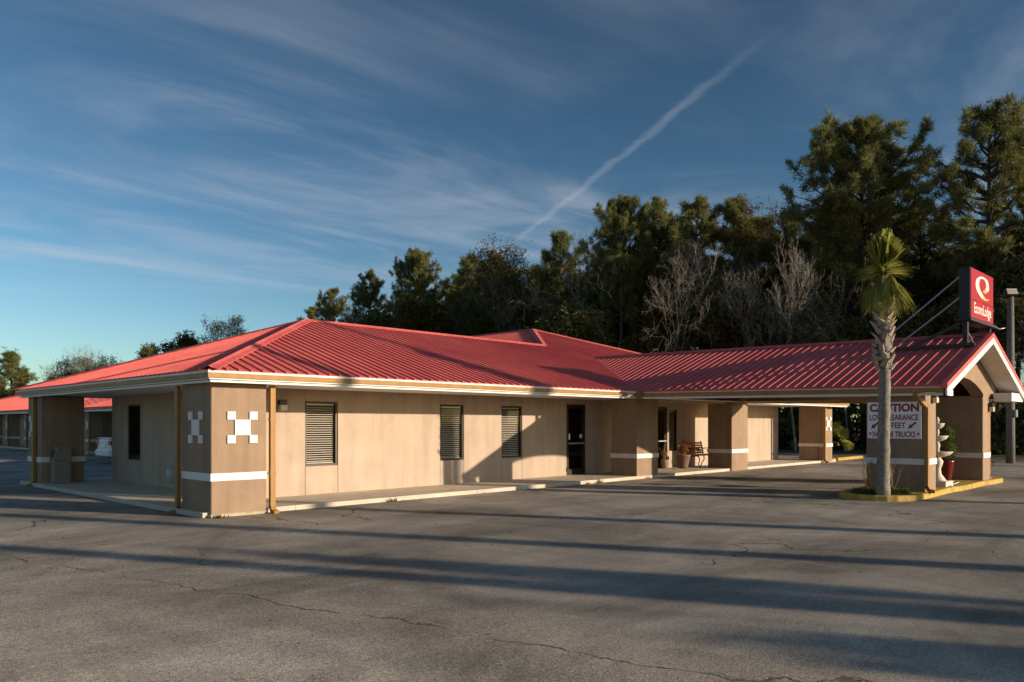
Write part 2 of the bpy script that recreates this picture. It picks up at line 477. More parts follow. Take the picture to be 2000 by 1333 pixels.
class MB:
    """collects shapes and links them as ONE mesh object"""

    def __init__(self):
        self.v = []; self.f = []

    def add(self, vs, fs):
        o = len(self.v)
        self.v.extend([tuple(p) for p in vs])
        self.f.extend([tuple(i + o for i in f) for f in fs])
        return self

    def box(self, x0, x1, y0, y1, z0, z1):
        return self.add([(x0, y0, z0), (x1, y0, z0), (x1, y1, z0), (x0, y1, z0),
                         (x0, y0, z1), (x1, y0, z1), (x1, y1, z1), (x0, y1, z1)],
                        [(3, 2, 1, 0), (4, 5, 6, 7), (0, 1, 5, 4), (1, 2, 6, 5), (2, 3, 7, 6), (3, 0, 4, 7)])

    def bbox(self, x0, x1, y0, y1, z0, z1, b=0.01):
        """box with chamfered edges"""
        cx, cy, cz = (x0 + x1) / 2, (y0 + y1) / 2, (z0 + z1) / 2
        hx, hy, hz = (x1 - x0) / 2, (y1 - y0) / 2, (z1 - z0) / 2
        b = min(b, hx * .45, hy * .45, hz * .45)
        vs = []; idx = {}
        for sx in (-1, 1):
            for sy in (-1, 1):
                for sz in (-1, 1):
                    for k in range(3):
                        e = [hx - b, hy - b, hz - b]; e[k] += b
                        idx[(sx, sy, sz, k)] = len(vs)
                        vs.append((cx + sx * e[0], cy + sy * e[1], cz + sz * e[2]))
        fs = []
        for k in range(3):
            a, c = (k + 1) % 3, (k + 2) % 3
            for s in (-1, 1):
                q = []
                for sa, sc in ((-1, -1), (1, -1), (1, 1), (-1, 1)):
                    t = [0, 0, 0]; t[k] = s; t[a] = sa; t[c] = sc
                    q.append(idx[(t[0], t[1], t[2], k)])
                fs.append(tuple(q) if s > 0 else tuple(q[::-1]))
        for k in range(3):                       # edge strips (edges parallel to axis k)
            a, c = (k + 1) % 3, (k + 2) % 3
            for sa in (-1, 1):
                for sc in (-1, 1):
                    t0 = [0, 0, 0]; t0[a] = sa; t0[c] = sc; t1 = list(t0); t0[k] = -1; t1[k] = 1
                    q = [idx[(*t0, a)], idx[(*t1, a)], idx[(*t1, c)], idx[(*t0, c)]]
                    fs.append(tuple(q) if sa * sc < 0 else tuple(q[::-1]))
        for sx in (-1, 1):
            for sy in (-1, 1):
                for sz in (-1, 1):
                    q = [idx[(sx, sy, sz, k)] for k in range(3)]
                    fs.append(tuple(q) if sx * sy * sz > 0 else tuple(q[::-1]))
        return self.add(vs, fs)

    def prism(self, poly, axis, a0, a1):
        """extrude a 2-D polygon along axis ('x','y','z')"""
        def P(p, t):
            return {'x': (t, p[0], p[1]), 'y': (p[0], t, p[1]), 'z': (p[0], p[1], t)}[axis]
        n = len(poly)
        vs = [P(p, a0) for p in poly] + [P(p, a1) for p in poly]
        fs = [tuple(range(n))[::-1], tuple(range(n, 2 * n))]
        fs += [(i, (i + 1) % n, n + (i + 1) % n, n + i) for i in range(n)]
        return self.add(vs, fs)

    def slab(self, poly3, up, down):
        """a polygon in 3-D thickened along z"""
        n = len(poly3)
        vs = [(p[0], p[1], p[2] + up) for p in poly3] + [(p[0], p[1], p[2] - down) for p in poly3]
        fs = [tuple(range(n)), tuple(range(n, 2 * n))[::-1]]
        fs += [(i, n + i, n + (i + 1) % n, (i + 1) % n) for i in range(n)]
        return self.add(vs, fs)

    def tube(self, pts, rads, n=8, cap=True):
        pts = [Vector(p) for p in pts]
        if isinstance(rads, (int, float)):
            rads = [rads] * len(pts)
        vs = []; fs = []
        ref = None
        for i, p in enumerate(pts):
            t = (pts[min(i + 1, len(pts) - 1)] - pts[max(i - 1, 0)]).normalized()
            if ref is None:
                ref = Vector((1, 0, 0)) if abs(t.x) < 0.8 else Vector((0, 1, 0))
            u = (ref - t * ref.dot(t)).normalized(); w = t.cross(u); ref = u
            for k in range(n):
                a = 2 * math.pi * k / n
                vs.append(p + (u * math.cos(a) + w * math.sin(a)) * rads[i])
        for i in range(len(pts) - 1):
            for k in range(n):
                fs.append((i * n + k, i * n + (k + 1) % n, (i + 1) * n + (k + 1) % n, (i + 1) * n + k))
        if cap:
            fs.append(tuple(range(n))[::-1]); m = (len(pts) - 1) * n
            fs.append(tuple(range(m, m + n)))
        return self.add(vs, fs)

    def bar(self, p, q, w, h, upv=(0, 0, 1)):
        """rectangular bar between two points"""
        p, q = Vector(p), Vector(q); t = (q - p).normalized(); up = Vector(upv)
        s = t.cross(up).normalized(); u = s.cross(t)
        vs = []
        for e in (p, q):
            for a, b in ((-1, -1), (1, -1), (1, 1), (-1, 1)):
                vs.append(e + s * (a * w / 2) + u * (b * h / 2))
        return self.add(vs, [(3, 2, 1, 0), (4, 5, 6, 7), (0, 1, 5, 4), (1, 2, 6, 5), (2, 3, 7, 6), (3, 0, 4, 7)])

    def lathe(self, prof, n=20, c=(0, 0, 0)):
        vs = []; fs = []
        for r, z in prof:
            for k in range(n):
                a = 2 * math.pi * k / n
                vs.append((c[0] + r * math.cos(a), c[1] + r * math.sin(a), c[2] + z))
        for i in range(len(prof) - 1):
            for k in range(n):
                fs.append((i * n + k, i * n + (k + 1) % n, (i + 1) * n + (k + 1) % n, (i + 1) * n + k))
        fs.append(tuple(range(n))[::-1]); m = (len(prof) - 1) * n; fs.append(tuple(range(m, m + n)))
        return self.add(vs, fs)

    def mesh(self, name, mat, smooth=False):
        me = bpy.data.meshes.new(name)
        me.from_pydata(self.v, [], self.f)
        me.materials.append(MATS[mat] if isinstance(mat, str) else mat)
        if smooth:
            me.polygons.foreach_set('use_smooth', [True] * len(me.polygons))
        me.update()
        return me

    def build(self, name, mat, parent=None, smooth=False):
        return link(name, self.mesh(name, mat, smooth), parent)


def base_of(o):
    v = Vector((0, 0, 0))
    while o is not None:
        v += o.location; o = o.parent
    return v


def link(name, me, parent=None, world=True):
    """link a mesh; with world=True its vertices are world coordinates under a parent Empty"""
    o = bpy.data.objects.new(name, me)
    COL.objects.link(o)
    if parent is not None:
        o.parent = parent
        if world and parent.type == 'EMPTY':
            o.matrix_parent_inverse = Matrix.Translation(-base_of(parent))
    return o


def child(name, me, parent):
    return link(name, me, parent, world=False)


def tag(o, label=None, cat=None, group=None, kind=None):
    if label: o['label'] = label
    if cat: o['category'] = cat
    if group: o['group'] = group
    if kind: o['kind'] = kind
    return o


def empty(name, loc, label=None, cat=None, group=None, rz=0.0):
    o = bpy.data.objects.new(name, None)
    COL.objects.link(o)
    o.location = loc; o.rotation_euler = (0, 0, rz)
    o.empty_display_size = 0.3
    return tag(o, label, cat, group)


def np_mesh(name, V, F, mat, smooth=False):
    """mesh from numpy arrays of triangles or quads"""
    me = bpy.data.meshes.new(name)
    V = np.asarray(V, dtype=np.float32); F = np.asarray(F, dtype=np.int32)
    k = F.shape[1]
    me.vertices.add(len(V)); me.vertices.foreach_set('co', V.ravel())
    me.loops.add(F.size); me.loops.foreach_set('vertex_index', F.ravel())
    me.polygons.add(len(F))
    me.polygons.foreach_set('loop_start', np.arange(0, F.size, k, dtype=np.int32))
    me.polygons.foreach_set('loop_total', np.full(len(F), k, dtype=np.int32))
    if smooth:
        me.polygons.foreach_set('use_smooth', np.ones(len(F), dtype=bool))
    me.materials.append(MATS[mat])
    me.update(calc_edges=True)
    me.validate()
    return me


def text_mesh(body, w, h, mat, bold=0.02, depth=0.004):
    """lettering as a thin solid, fitted to w x h and centred on the origin, upright in XZ and read from -Y"""
    cu = bpy.data.curves.new('lettering', 'FONT')
    cu.body = body; cu.size = 1.0; cu.offset = bold; cu.extrude = 0.05; cu.resolution_u = 3
    tmp = bpy.data.objects.new('lettering', cu)
    COL.objects.link(tmp)
    dg = bpy.context.evaluated_depsgraph_get()
    me = bpy.data.meshes.new_from_object(tmp.evaluated_get(dg))
    bpy.data.objects.remove(tmp); bpy.data.curves.remove(cu)
    n = len(me.vertices); co = np.empty(n * 3, dtype=np.float32); me.vertices.foreach_get('co', co); co = co.reshape(-1, 3)
    lo, hi = co.min(0), co.max(0)
    out = np.empty_like(co)
    out[:, 0] = (co[:, 0] - (lo[0] + hi[0]) / 2) * w / (hi[0] - lo[0])
    out[:, 2] = (co[:, 1] - (lo[1] + hi[1]) / 2) * h / (hi[1] - lo[1])
    out[:, 1] = -(co[:, 2] - lo[2]) / (hi[2] - lo[2]) * depth
    me.vertices.foreach_set('co', out.ravel())
    me.materials.clear(); me.materials.append(MATS[mat]); me.update()
    return me

# ------------------------------------------------------------------ ground, parking lot, sidewalks
def sheet(name, x0, x1, y0, y1, dz, mat, label, cat=None):
    mb = MB()
    mb.add([(x0, y0, gz(x0) + dz), (x1, y0, gz(x1) + dz), (x1, y1, gz(x1) + dz), (x0, y1, gz(x0) + dz)], [(0, 1, 2, 3)])
    o = mb.build(name, mat)
    return tag(o, label, cat, kind='structure')


sheet('ground', -900, 900, -900, 900, -0.012, 'forest_floor', 'leaf-strewn ground under the trees beyond the parking lot')
sheet('parking_lot', -75, 31.6, -75, 78, 0.0, 'asphalt', 'worn grey asphalt of the parking lot around the motel')

walk = empty('sidewalk', (0, 0, 0), 'concrete walkway slabs around the tan motel office')
walk['kind'] = 'structure'
SL = 0.09


def walk_piece(x0, x1, y0, y1):
    mb = MB()
    g = 0.005
    mb.slab([(x0 + g, y0 + g, gz(x0) + SL), (x1 - g, y0 + g, gz(x1) + SL), (x1 - g, y1 - g, gz(x1) + SL), (x0 + g, y1 - g, gz(x0) + SL)], 0, 0.2)
    mb.build('slab', 'concrete', walk)


xs = [-0.12, 1.72] + [1.72 + (25.68 - 1.72) * k / 10 for k in range(1, 11)] + [27.3]
for a, b in zip(xs[:-1], xs[1:]):
    walk_piece(a, b, 0.08, 1.95)
ys = [1.95, 4.4, 6.8, 9.3, 11.7]
for a, b in zip(ys[:-1], ys[1:]):
    walk_piece(-0.12, 1.72, a, b)
    walk_piece(25.68, 27.3, a, b)
walk_piece(1.72, 9.3, 9.95, 11.7)

# ------------------------------------------------------------------ the motel office
office = empty('motel_office', (13.0, 6.0, 0), 'long low tan motel office with hipped red metal roof', 'building')
WY, WX, WR, WB = 1.88, 1.72, 25.68, 9.95       # wall planes: front, left, right, back of the left part
ZS = 2.43                                       # soffit
WEND = 15.5
PT = 0.12                                       # wall thickness

# wall panels with open joints between them
gap = 0.004


def panel_front(x0, x1, z0, z1):
    MB().bbox(x0 + gap, x1 - gap, WY, WY + PT, z0, z1, 0.004).build('wall_panel', 'wall_stucco', office)


def panel_left(y0, y1, z0, z1):
    MB().bbox(WX, WX + PT, y0 + gap, y1 - gap, z0, z1, 0.004).build('wall_panel', 'wall_stucco', office)


WZ0, WZ1 = 0.73, 2.17
wins = [(3.00, 3.84), (6.89, 7.70), (9.11, 9.92), (14.84, 15.55), (17.36, 17.88)]
doors = [(11.86, 12.76), (16.36, 17.26)]
DZ = 2.27
cuts = [(1.72, 3.00, None), (3.00, 3.84, 'w'), (3.84, 6.89, None), (6.89, 7.70, 'w'), (7.70, 9.11, None), (9.11, 9.92, 'w'),
        (9.92, 11.86, None), (11.86, 12.76, 'd'), (12.76, 14.84, None), (14.84, 15.55, 'w'), (15.55, 16.36, None),
        (16.36, 17.26, 'd'), (17.26, 17.36, None), (17.36, 17.88, 'w'), (17.88, 21.8, None), (21.8, 25.68, None)]
for a, b, k in cuts:
    if k is None:
        panel_front(a, b, 0, ZS)
    elif k == 'w':
        panel_front(a, b, 0, WZ0); panel_front(a, b, WZ1, ZS)
    else:
        panel_front(a, b, DZ, ZS)
LW = (7.88, 8.78)
for a, b, k in [(WY + PT + 0.004, 5.0, None), (5.0, LW[0], None), (LW[0], LW[1], 'w'), (LW[1], WB, None)]:
    if k is None:
        panel_left(a, b, 0, ZS)
    else:
        panel_left(a, b, 0, 0.71); panel_left(a, b, 2.19, ZS)
mb = MB(); mb.box(WR - PT, WR, WY + PT + 0.004, WEND, 0, ZS); mb.build('wall', 'wall_stucco', office)
mb = MB(); mb.box(WX + PT + 0.004, 10.8, WB - PT, WB, 0, ZS); mb.build('wall', 'wall_stucco', office)
mb = MB(); mb.box(10.8, 10.8 + PT, WB, WEND - 0.13, 0, ZS); mb.build('wall', 'wall_stucco', office)
mb = MB(); mb.box(10.8 + 0.003, WR - PT - 0.003, WEND - PT, WEND, 0, ZS); mb.build('wall', 'wall_stucco', office)
# dim rooms behind the glass
mb = MB(); mb.box(WX + PT + 0.02, WR - PT - 0.02, WY + 0.5, WY + 4.5, 0.0, 0.101 + 0.09); mb.build('floor', 'interior_tan', office)
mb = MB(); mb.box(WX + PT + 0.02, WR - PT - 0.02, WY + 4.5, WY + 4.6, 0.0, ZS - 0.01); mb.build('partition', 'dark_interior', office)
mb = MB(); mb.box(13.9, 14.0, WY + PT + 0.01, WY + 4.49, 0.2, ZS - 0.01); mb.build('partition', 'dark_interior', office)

slat_me = MB().add([(0, -0.019, -0.009), (1, -0.019, -0.009), (1, 0.019, 0.009), (0, 0.019, 0.009),
                    (0, -0.019, -0.007), (1, -0.019, -0.007), (1, 0.019, 0.011), (0, 0.019, 0.011)],
                   [(3, 2, 1, 0), (4, 5, 6, 7), (0, 1, 5, 4), (1, 2, 6, 5), (2, 3, 7, 6), (3, 0, 4, 7)]).mesh('slat', 'blind')


def frame_mb(x0, x1, z0, z1, y0, y1, w, mid=None):
    m = MB()
    m.box(x0, x0 + w, y0, y1, z0, z1); m.box(x1 - w, x1, y0, y1, z0, z1)
    m.box(x0 + w + .0005, x1 - w - .0005, y0, y1, z0, z0 + w); m.box(x0 + w + .0005, x1 - w - .0005, y0, y1, z1 - w, z1)
    return m


def window_front(x0, x1, z0, z1, blinds=True, pitch=0.050):
    f = frame_mb(x0 + .006, x1 - .006, z0 + .006, z1 - .006, WY + 0.025, WY + 0.075, 0.04).build('window', 'bronze_frame', office)
    MB().box(x0 + .045, x1 - .045, WY + 0.048, WY + 0.052, z0 + .045, z1 - .045).build('pane', 'clear_glass', f)
    if blinds:
        z = z0 + 0.10
        while z < z1 - 0.09:
            s = child('slat', slat_me, f)
            s.location = (x0 + .055, WY + 0.105, z); s.scale = (x1 - x0 - .11, 1, 1)
            z += pitch
        MB().bbox(x0 + .05, x1 - .05, WY + 0.085, WY + 0.125, z1 - .085, z1 - .046, .004).build('head_rail', 'blind', f)
        MB().bbox(x0 + .05, x1 - .05, WY + 0.09, WY + 0.12, z0 + .052, z0 + .072, .004).build('bottom_rail', 'blind', f)
    return f


for i, (a, b) in enumerate(wins):
    window_front(a, b, WZ0, WZ1 + (0.0 if i < 4 else 0.02), i != 3)


def glass_door(x0, x1):
    d = frame_mb(x0 + .006, x1 - .006, 0.10, DZ - .006, WY + 0.02, WY + 0.08, 0.045).build('door', 'bronze_frame', office)
    m = frame_mb(x0 + .055, x1 - .055, 0.115, DZ - .055, WY + 0.035, WY + 0.07, 0.075)
    m.box(x0 + .131, x1 - .131, WY + .036, WY + .069, 0.191, 0.30)
    m.build('leaf_frame', 'bronze_frame', d)
    MB().box(x0 + .128, x1 - .128, WY + .05, WY + .055, 0.302, DZ - .131).build('pane', 'dark_glass', d)
    m = MB(); m.bbox(x0 + .08, x1 - .08, WY - .03, WY - .002, 1.06, 1.11, .006)
    m.box(x0 + .09, x0 + .12, WY - .004, WY + .034, 1.07, 1.10); m.box(x1 - .12, x1 - .09, WY - .004, WY + .034, 1.07, 1.10)
    m.build('push_bar', 'galvanised', d)
    for k in (-1, 1):
        pass
    return d


d1 = glass_door(*doors[0]); d2 = glass_door(*doors[1])
for (a, b, z0, z1) in ((11.99, 12.07, 1.20, 1.38), (12.52, 12.64, 1.24, 1.36)):
    MB().box(a, b, WY + .044, WY + .048, z0, z1).build('notice', 'sign_white', d1)
MB().box(11.84, 11.862, WY - .03, WY - .001, .24, .36).build('door_stop', 'bronze_frame', d1)

# window in the shaded end wall
m = MB()
y0, y1, z0, z1 = LW[0] + .006, LW[1] - .006, .716, 2.184
m.box(WX + .03, WX + .08, y0, y0 + .04, z0, z1); m.box(WX + .03, WX + .08, y1 - .04, y1, z0, z1)
m.box(WX + .03, WX + .08, y0 + .0405, y1 - .0405, z0, z0 + .04); m.box(WX + .03, WX + .08, y0 + .0405, y1 - .0405, z1 - .04, z1)
lw = m.build('window', 'bronze_frame', office)
MB().box(WX + .05, WX + .055, y0 + .04, y1 - .04, z0 + .04, z1 - .04).build('pane', 'dark_glass', lw)

# wall lamps
for x in (2.42, 21.35):
    z = 2.10
    lb = MB().bbox(x - .09, x + .09, WY - .10, WY - .002, z - .02, z + .09, .01).build('wall_lamp', 'bronze_frame', office)
    MB().bbox(x - .085, x + .085, WY - .13, WY - .012, z - .15, z - .021, .012).build('lens', 'lamp_lens', lb)

# eaves: soffit, fascia boards, gutters
EX0, EX1, EY0, EY1 = -0.25, 27.45, -0.43, 11.53
ZE = 2.60
so = MB()
so.box(EX0 + .12, WX + .02, EY0 + .12, EY1 - .12, ZS, ZS + .02)
so.box(WX + .0205, EX1 - .12, EY0 + .12, WY + .06, ZS, ZS + .02)
so.box(WR - .06, EX1 - .12, WY + .0605, WEND + 1.2, ZS, ZS + .02)
so.box(WX + .0205, 9.5, WB - .06, EY1 - .12, ZS, ZS + .02)
so.build('soffit', 'soffit', office)
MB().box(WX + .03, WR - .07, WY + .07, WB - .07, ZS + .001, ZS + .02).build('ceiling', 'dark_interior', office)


def eave_run(p, q, out):
    """white drip edge, bronze gutter, white fascia strips between two eave corners; out = outward unit vector"""
    (ax, ay), (bx, by) = p, q
    o = Vector((out[0], out[1], 0))

    def strip(d0, d1, z0, z1, name, mat):
        A = Vector((ax, ay, 0)); B = Vector((bx, by, 0))
        t = (B - A).normalized()
        vs = []
        for z in (z0, z1):
            # mitred ends: shorten inward strips
            vs += [A + o * d0 - t * d0 + Vector((0, 0, z)), B + o * d0 + t * d0 + Vector((0, 0, z)),
                   B + o * d1 + t * d1 + Vector((0, 0, z)), A + o * d1 - t * d1 + Vector((0, 0, z))]
        return MB().add(vs, [(0, 1, 2, 3), (7, 6, 5, 4), (4, 5, 1, 0), (5, 6, 2, 1), (6, 7, 3, 2), (7, 4, 0, 3)]).build(name, mat, office)
    strip(-0.030, 0.004, 2.548, 2.585, 'drip_edge', 'white_trim')
    strip(-0.10, 0.0, 2.462, 2.546, 'gutter', 'gutter_tan')
    strip(-0.13, -0.03, 2.436, 2.458, 'fascia', 'white_trim')
    strip(-0.16, -0.07, 2.388, 2.424, 'fascia', 'white_trim')


eave_run((EX0, EY0), (12.25, EY0), (0, -1))
eave_run((19.45, EY0), (EX1, EY0), (0, -1))
eave_run((EX0, EY1), (EX0, EY0), (-1, 0))

# roof planes
SLOPE = 0.315


def zf(y):
    return ZE + SLOPE * (y - EY0)


E0 = (EX0, EY0, ZE); E1 = (EX1, EY0, ZE); EB = (EX0, EY1, ZE)
RY = 5.55
R0 = (5.2, RY, zf(RY)); J = (14.86, RY, zf(RY))
A2 = (18.37, 9.35, zf(9.35)); A3 = (18.37, 16.5, zf(9.35))
V = (9.25, EY1, ZE); W3 = (9.25, 16.5, ZE); E3 = (EX1, 16.5, ZE)

rib_me = MB().add([(0, -.032, 0), (0, -.016, .027), (0, .016, .027), (0, .032, 0), (1, -.032, 0), (1, -.016, .027), (1, .016, .027), (1, .032, 0)],
                  [(0, 4, 5, 1), (1, 5, 6, 2), (2, 6, 7, 3), (0, 1, 2, 3), (7, 6, 5, 4)]).mesh('rib', 'red_metal')


def roof_plane(poly, eave_dir, thing, name='roof_plane', ribs=True, pitch=0.229, thick=0.03, start=0.10, over=0.03):
    o = MB().slab(poly, 0, thick).build(name, 'red_metal', thing)
    if not ribs:
        return o
    P = [Vector(p) for p in poly]
    e = Vector(eave_dir).normalized()
    n = (P[1] - P[0]).cross(P[2] - P[0]).normalized()
    if n.z < 0:
        n = -n
    e = (e - n * e.dot(n)).normalized()
    s = n.cross(e).normalized()
    if s.z < 0:
        s = -s
    e2 = s.cross(n)                                   # right-handed frame (s, e2', n)
    org = P[0]
    pts = [((p - org).dot(e), (p - org).dot(s)) for p in P]
    amin = min(a for a, b in pts); amax = max(a for a, b in pts)
    a = amin + start
    base = base_of(thing)
    while a < amax - 0.05:
        bs = []
        for i in range(len(pts)):
            (a0, b0), (a1, b1) = pts[i], pts[(i + 1) % len(pts)]
            if (a0 - a) * (a1 - a) < 0:
                bs.append(b0 + (b1 - b0) * (a - a0) / (a1 - a0))
        if len(bs) >= 2:
            lo, hi = min(bs), max(bs)
            L_ = hi - lo + over
            if L_ > 0.25:
                p = org + e * a + s * (lo - over) + n * 0.0005
                ey = n.cross(s)
                M = Matrix(((s.x * L_, ey.x, n.x, p.x), (s.y * L_, ey.y, n.y, p.y), (s.z * L_, ey.z, n.z, p.z), (0, 0, 0, 1)))
                r = bpy.data.objects.new('rib', rib_me); COL.objects.link(r)
                r.parent = o; r.matrix_parent_inverse = Matrix.Identity(4)
                r.matrix_basis = M
        a += pitch
    return o


roof_plane([E0, E1, A2, J, R0], (1, 0, 0), office)
roof_plane([EB, E0, R0], (0, 1, 0), office)
roof_plane([EB, R0, J, V], (1, 0, 0), office, ribs=False)
roof_plane([V, J, A2, A3, W3], (0, 1, 0), office)
roof_plane([E1, E3, A3, A2], (0, 1, 0), office, ribs=False)
roof_plane([W3, A3, E3], (1, 0, 0), office, ribs=False)


def cap(p, q, n1, n2, thing, w=0.17, name='ridge_cap'):
    """folded metal cap along a hip or ridge; n1, n2 point down the two slopes"""
    p, q = Vector(p), Vector(q); up = Vector((0, 0, 1))
    n1, n2 = Vector(n1), Vector(n2)
    vs = []
    for c in (p, q):
        for k, (off, h) in enumerate(((n1 * w, 0.026), (n1 * w * .96, .034), (n1 * .05, .040), (Vector((0, 0, 0)), .062), (n2 * .05, .040), (n2 * w * .96, .034), (n2 * w, 0.026))):
            vs.append(c + off + up * h)
    fs = [(i, i + 1, 8 + i, 7 + i) for i in range(6)] + [(0, 7, 13, 6)]
    return MB().add(vs, fs).build(name, 'red_metal', thing)


def down(normal_xy, slope):
    v = Vector((normal_xy[0], normal_xy[1], -slope)); return v.normalized()


DF = down((0, -1), SLOPE); SLL = (zf(RY) - ZE) / (5.2 - EX0); DLf = down((-1, 0), SLL); DBk = down((0, 1), SLOPE)
SWL = (A2[2] - J[2]) / (A2[0] - J[0]); DWL = down((-1, 0), SWL); SWR = (A2[2] - ZE) / (EX1 - A2[0]); DWR = down((1, 0), SWR)


def across(p, q, d):
    """direction lying on the slope with fall d, square to the edge p-q"""
    t = (Vector(q) - Vector(p)).normalized()
    v = d - t * d.dot(t)
    return v.normalized()


def on_plane(p, q, third, side_pt):
    t = (Vector(q) - Vector(p)).normalized(); v = Vector(side_pt) - Vector(p)
    return (v - t * v.dot(t)).normalized()


cap(E0, R0, on_plane(E0, R0, 0, E1), on_plane(E0, R0, 0, EB), office)
cap(R0, J, on_plane(R0, J, 0, E0), on_plane(R0, J, 0, EB), office)
cap(EB, R0, on_plane(EB, R0, 0, E0), on_plane(EB, R0, 0, V), office)
cap(J, A2, on_plane(J, A2, 0, E1), on_plane(J, A2, 0, W3), office)
cap(A2, A3, on_plane(A2, A3, 0, W3), on_plane(A2, A3, 0, E3), office)
cap(A2, E1, on_plane(A2, E1, 0, E0), on_plane(A2, E1, 0, E3), office)


# pillars with white band, block emblem and rough footing
def pillar(thing, x0, x1, y0, y1, ztop, zb=0.0, emblem=(), foot=True, band=(0.645, 0.785), mat='pillar_stucco', gap_band=0.018):
    p = MB().bbox(x0, x1, y0, y1, zb + (.05 if foot else -.02), ztop, 0.012).build('pillar', mat, thing)
    if foot:
        m = MB(); g = .025
        m.bbox(x0 - g, x1 + g, y0 - g, y1 + g, zb - .05, zb + .06, .015)
        m.build('footing', 'footing_concrete', p)
    g = gap_band
    z0, z1 = band[0] + zb, band[1] + zb
    m = MB()
    m.bbox(x0 - g, x1 + g, y0 - g, y0 - .001, z0, z1, .004); m.bbox(x0 - g, x1 + g, y1 + .001, y1 + g, z0, z1, .004)
    m.bbox(x0 - g, x0 - .001, y0 + .0005, y1 - .0005, z0, z1, .004); m.bbox(x1 + .001, x1 + g, y0 + .0005, y1 - .0005, z0, z1, .004)
    m.build('white_band', 'white_trim', p)
    for face, c in emblem:
        zc = 1.60 + zb
        for dx, dz, s, h in ((0, 0, .15, .142), (-.212, .216, .079, .074), (.212, .216, .079, .074), (-.212, -.212, .079, .074), (.212, -.212, .079, .074)):
            m = MB(); dpt = .03
            if face == 'front':
                m.bbox(c + dx - s, c + dx + s, y0 - dpt, y0 - .001, zc + dz - h, zc + dz + h, .004)
            else:
                m.bbox(x0 - dpt, x0 - .001, c + dx - s, c + dx + s, zc + dz - h, zc + dz + h, .004)
            m.build('block', 'white_trim', p)
    return p


def downspout(thing, x, y, ztop, zb, out, w=0.10, d=0.075, top=None):
    """rectangular pipe with a kicked-out foot; top = start point at the gutter when it jogs"""
    m = MB(); o = Vector((out[0], out[1], 0))
    up = (0, 0, 1)
    ref = (out[0], out[1], 0)
    if top is not None:
        m.bar(top, (top[0], top[1], top[2] - .12), w, d, ref)
        m.bar((top[0], top[1], top[2] - .10), (x, y, ztop), w, d, ref)
    m.bar((x, y, ztop + .02), (x, y, zb + .10), w, d, ref)
    a = Vector((x, y, zb + .11)); b = a + o * .05 + Vector((0, 0, -.07)); c = b + o * .12 + Vector((0, 0, -.02))
    side = (-out[1], out[0], 0)
    m.bar(a + Vector((0, 0, .02)), b, d, w, side); m.bar(b - o * .01, c, d, w, side)
    pipe = m.build('downspout', 'gutter_tan', thing)
    k = MB()
    for z in (zb + .75, zb + 1.75):
        if z < ztop:
            s = Vector((-out[1], out[0], 0))
            hw = .004
            e0 = Vector((x, y, z)) - s * (w / 2 + .012); e1 = Vector((x, y, z)) + s * (w / 2 + .012)
            k.bar(e0, e1, d + .012, .03, up)
    k.build('strap', 'gutter_tan', pipe)
    return pipe


pillar(office, 0, 1.06, 0, 1.21, 2.41, emblem=(('front', .58), ('left', .60)))
pillar(office, 0, 1.06, 10.1, 11.3, 2.41, gz(0), emblem=(('left', 10.85),))
pillar(office, 26.0, 26.85, 0.06, 1.12, 2.43, gz(26), emblem=(('front', 26.42),))
downspout(office, -0.05, 1.29, 2.36, -0.02, (-1, 0))
downspout(office, 1.15, -0.05, 2.36, 0.0, (0, -1))
downspout(office, -0.06, 10.55, 2.36, 0.0, (-1, 0))
downspout(office, 25.93, -0.02, 2.36, gz(26), (0, -1))
# flush cabinet door in the far end pillar, electric meter on the shaded end wall
m = MB(); m.bbox(25.97, 25.998, .28, .95, gz(26) + .12, gz(26) + .66, .006)
m.build('hatch', 'pillar_stucco', office)
m = MB(); m.lathe([(0.02, -.20), (.10, -.19), (.155, -.12), (.165, 0), (.155, .12), (.10, .17), (.02, .18)], 18, (WX - .06, 5.62, .44))
meter = m.build('meter_dome', 'meter_grey', office, True)

# ------------------------------------------------------------------ the drive-through canopy
canopy = empty('entrance_canopy', (15.85, -4.0, 0), 'gabled red-roofed drive-through canopy on tan piers at the entrance', 'canopy')
CX0, CXR, CX1 = 12.30, 16.02, 19.40
CSN = 1.3632 / (CXR - CX0)
CSF = 1.3632 / (CX1 - CXR)
CY0, CY1 = EY0, -8.38
CT = 0.0125                                      # fall towards the outer end


def zc_eave(y):
    return ZE + CT * (y - EY0)


def zc_ridge(y):
    return ZE + 1.3632 + CT * (y - EY0)


def roof_drop(x):
    return abs(x - CXR) * (CSN if x < CXR else CSF)


CV = 4.08
G0 = (CX0, CY0, zc_eave(CY0)); G1 = (CX0, CY1, zc_eave(CY1)); C1 = (CXR, CY1, zc_ridge(CY1)); C0 = (CXR, CV, zc_ridge(CV))
H0 = (CX1, CY0, zc_eave(CY0)); H1 = (CX1, CY1, zc_eave(CY1))
lift = 0.012
L3 = lambda p: (p[0], p[1], p[2] + lift)
roof_plane([L3(G1), L3(C1), L3(C0), L3(G0)], (0, 1, 0), canopy, start=0.16)
roof_plane([L3(H1), L3(H0), L3(C0), L3(C1)], (0, 1, 0), canopy, start=0.16)
cap(L3(C1), L3(C0), on_plane(C1, C0, 0, G1), on_plane(C1, C0, 0, H1), canopy, 0.16)
# valley flashing
MB().bar(L3(G0), L3(C0), .14, .03).build('valley_flashing', 'red_metal', canopy)


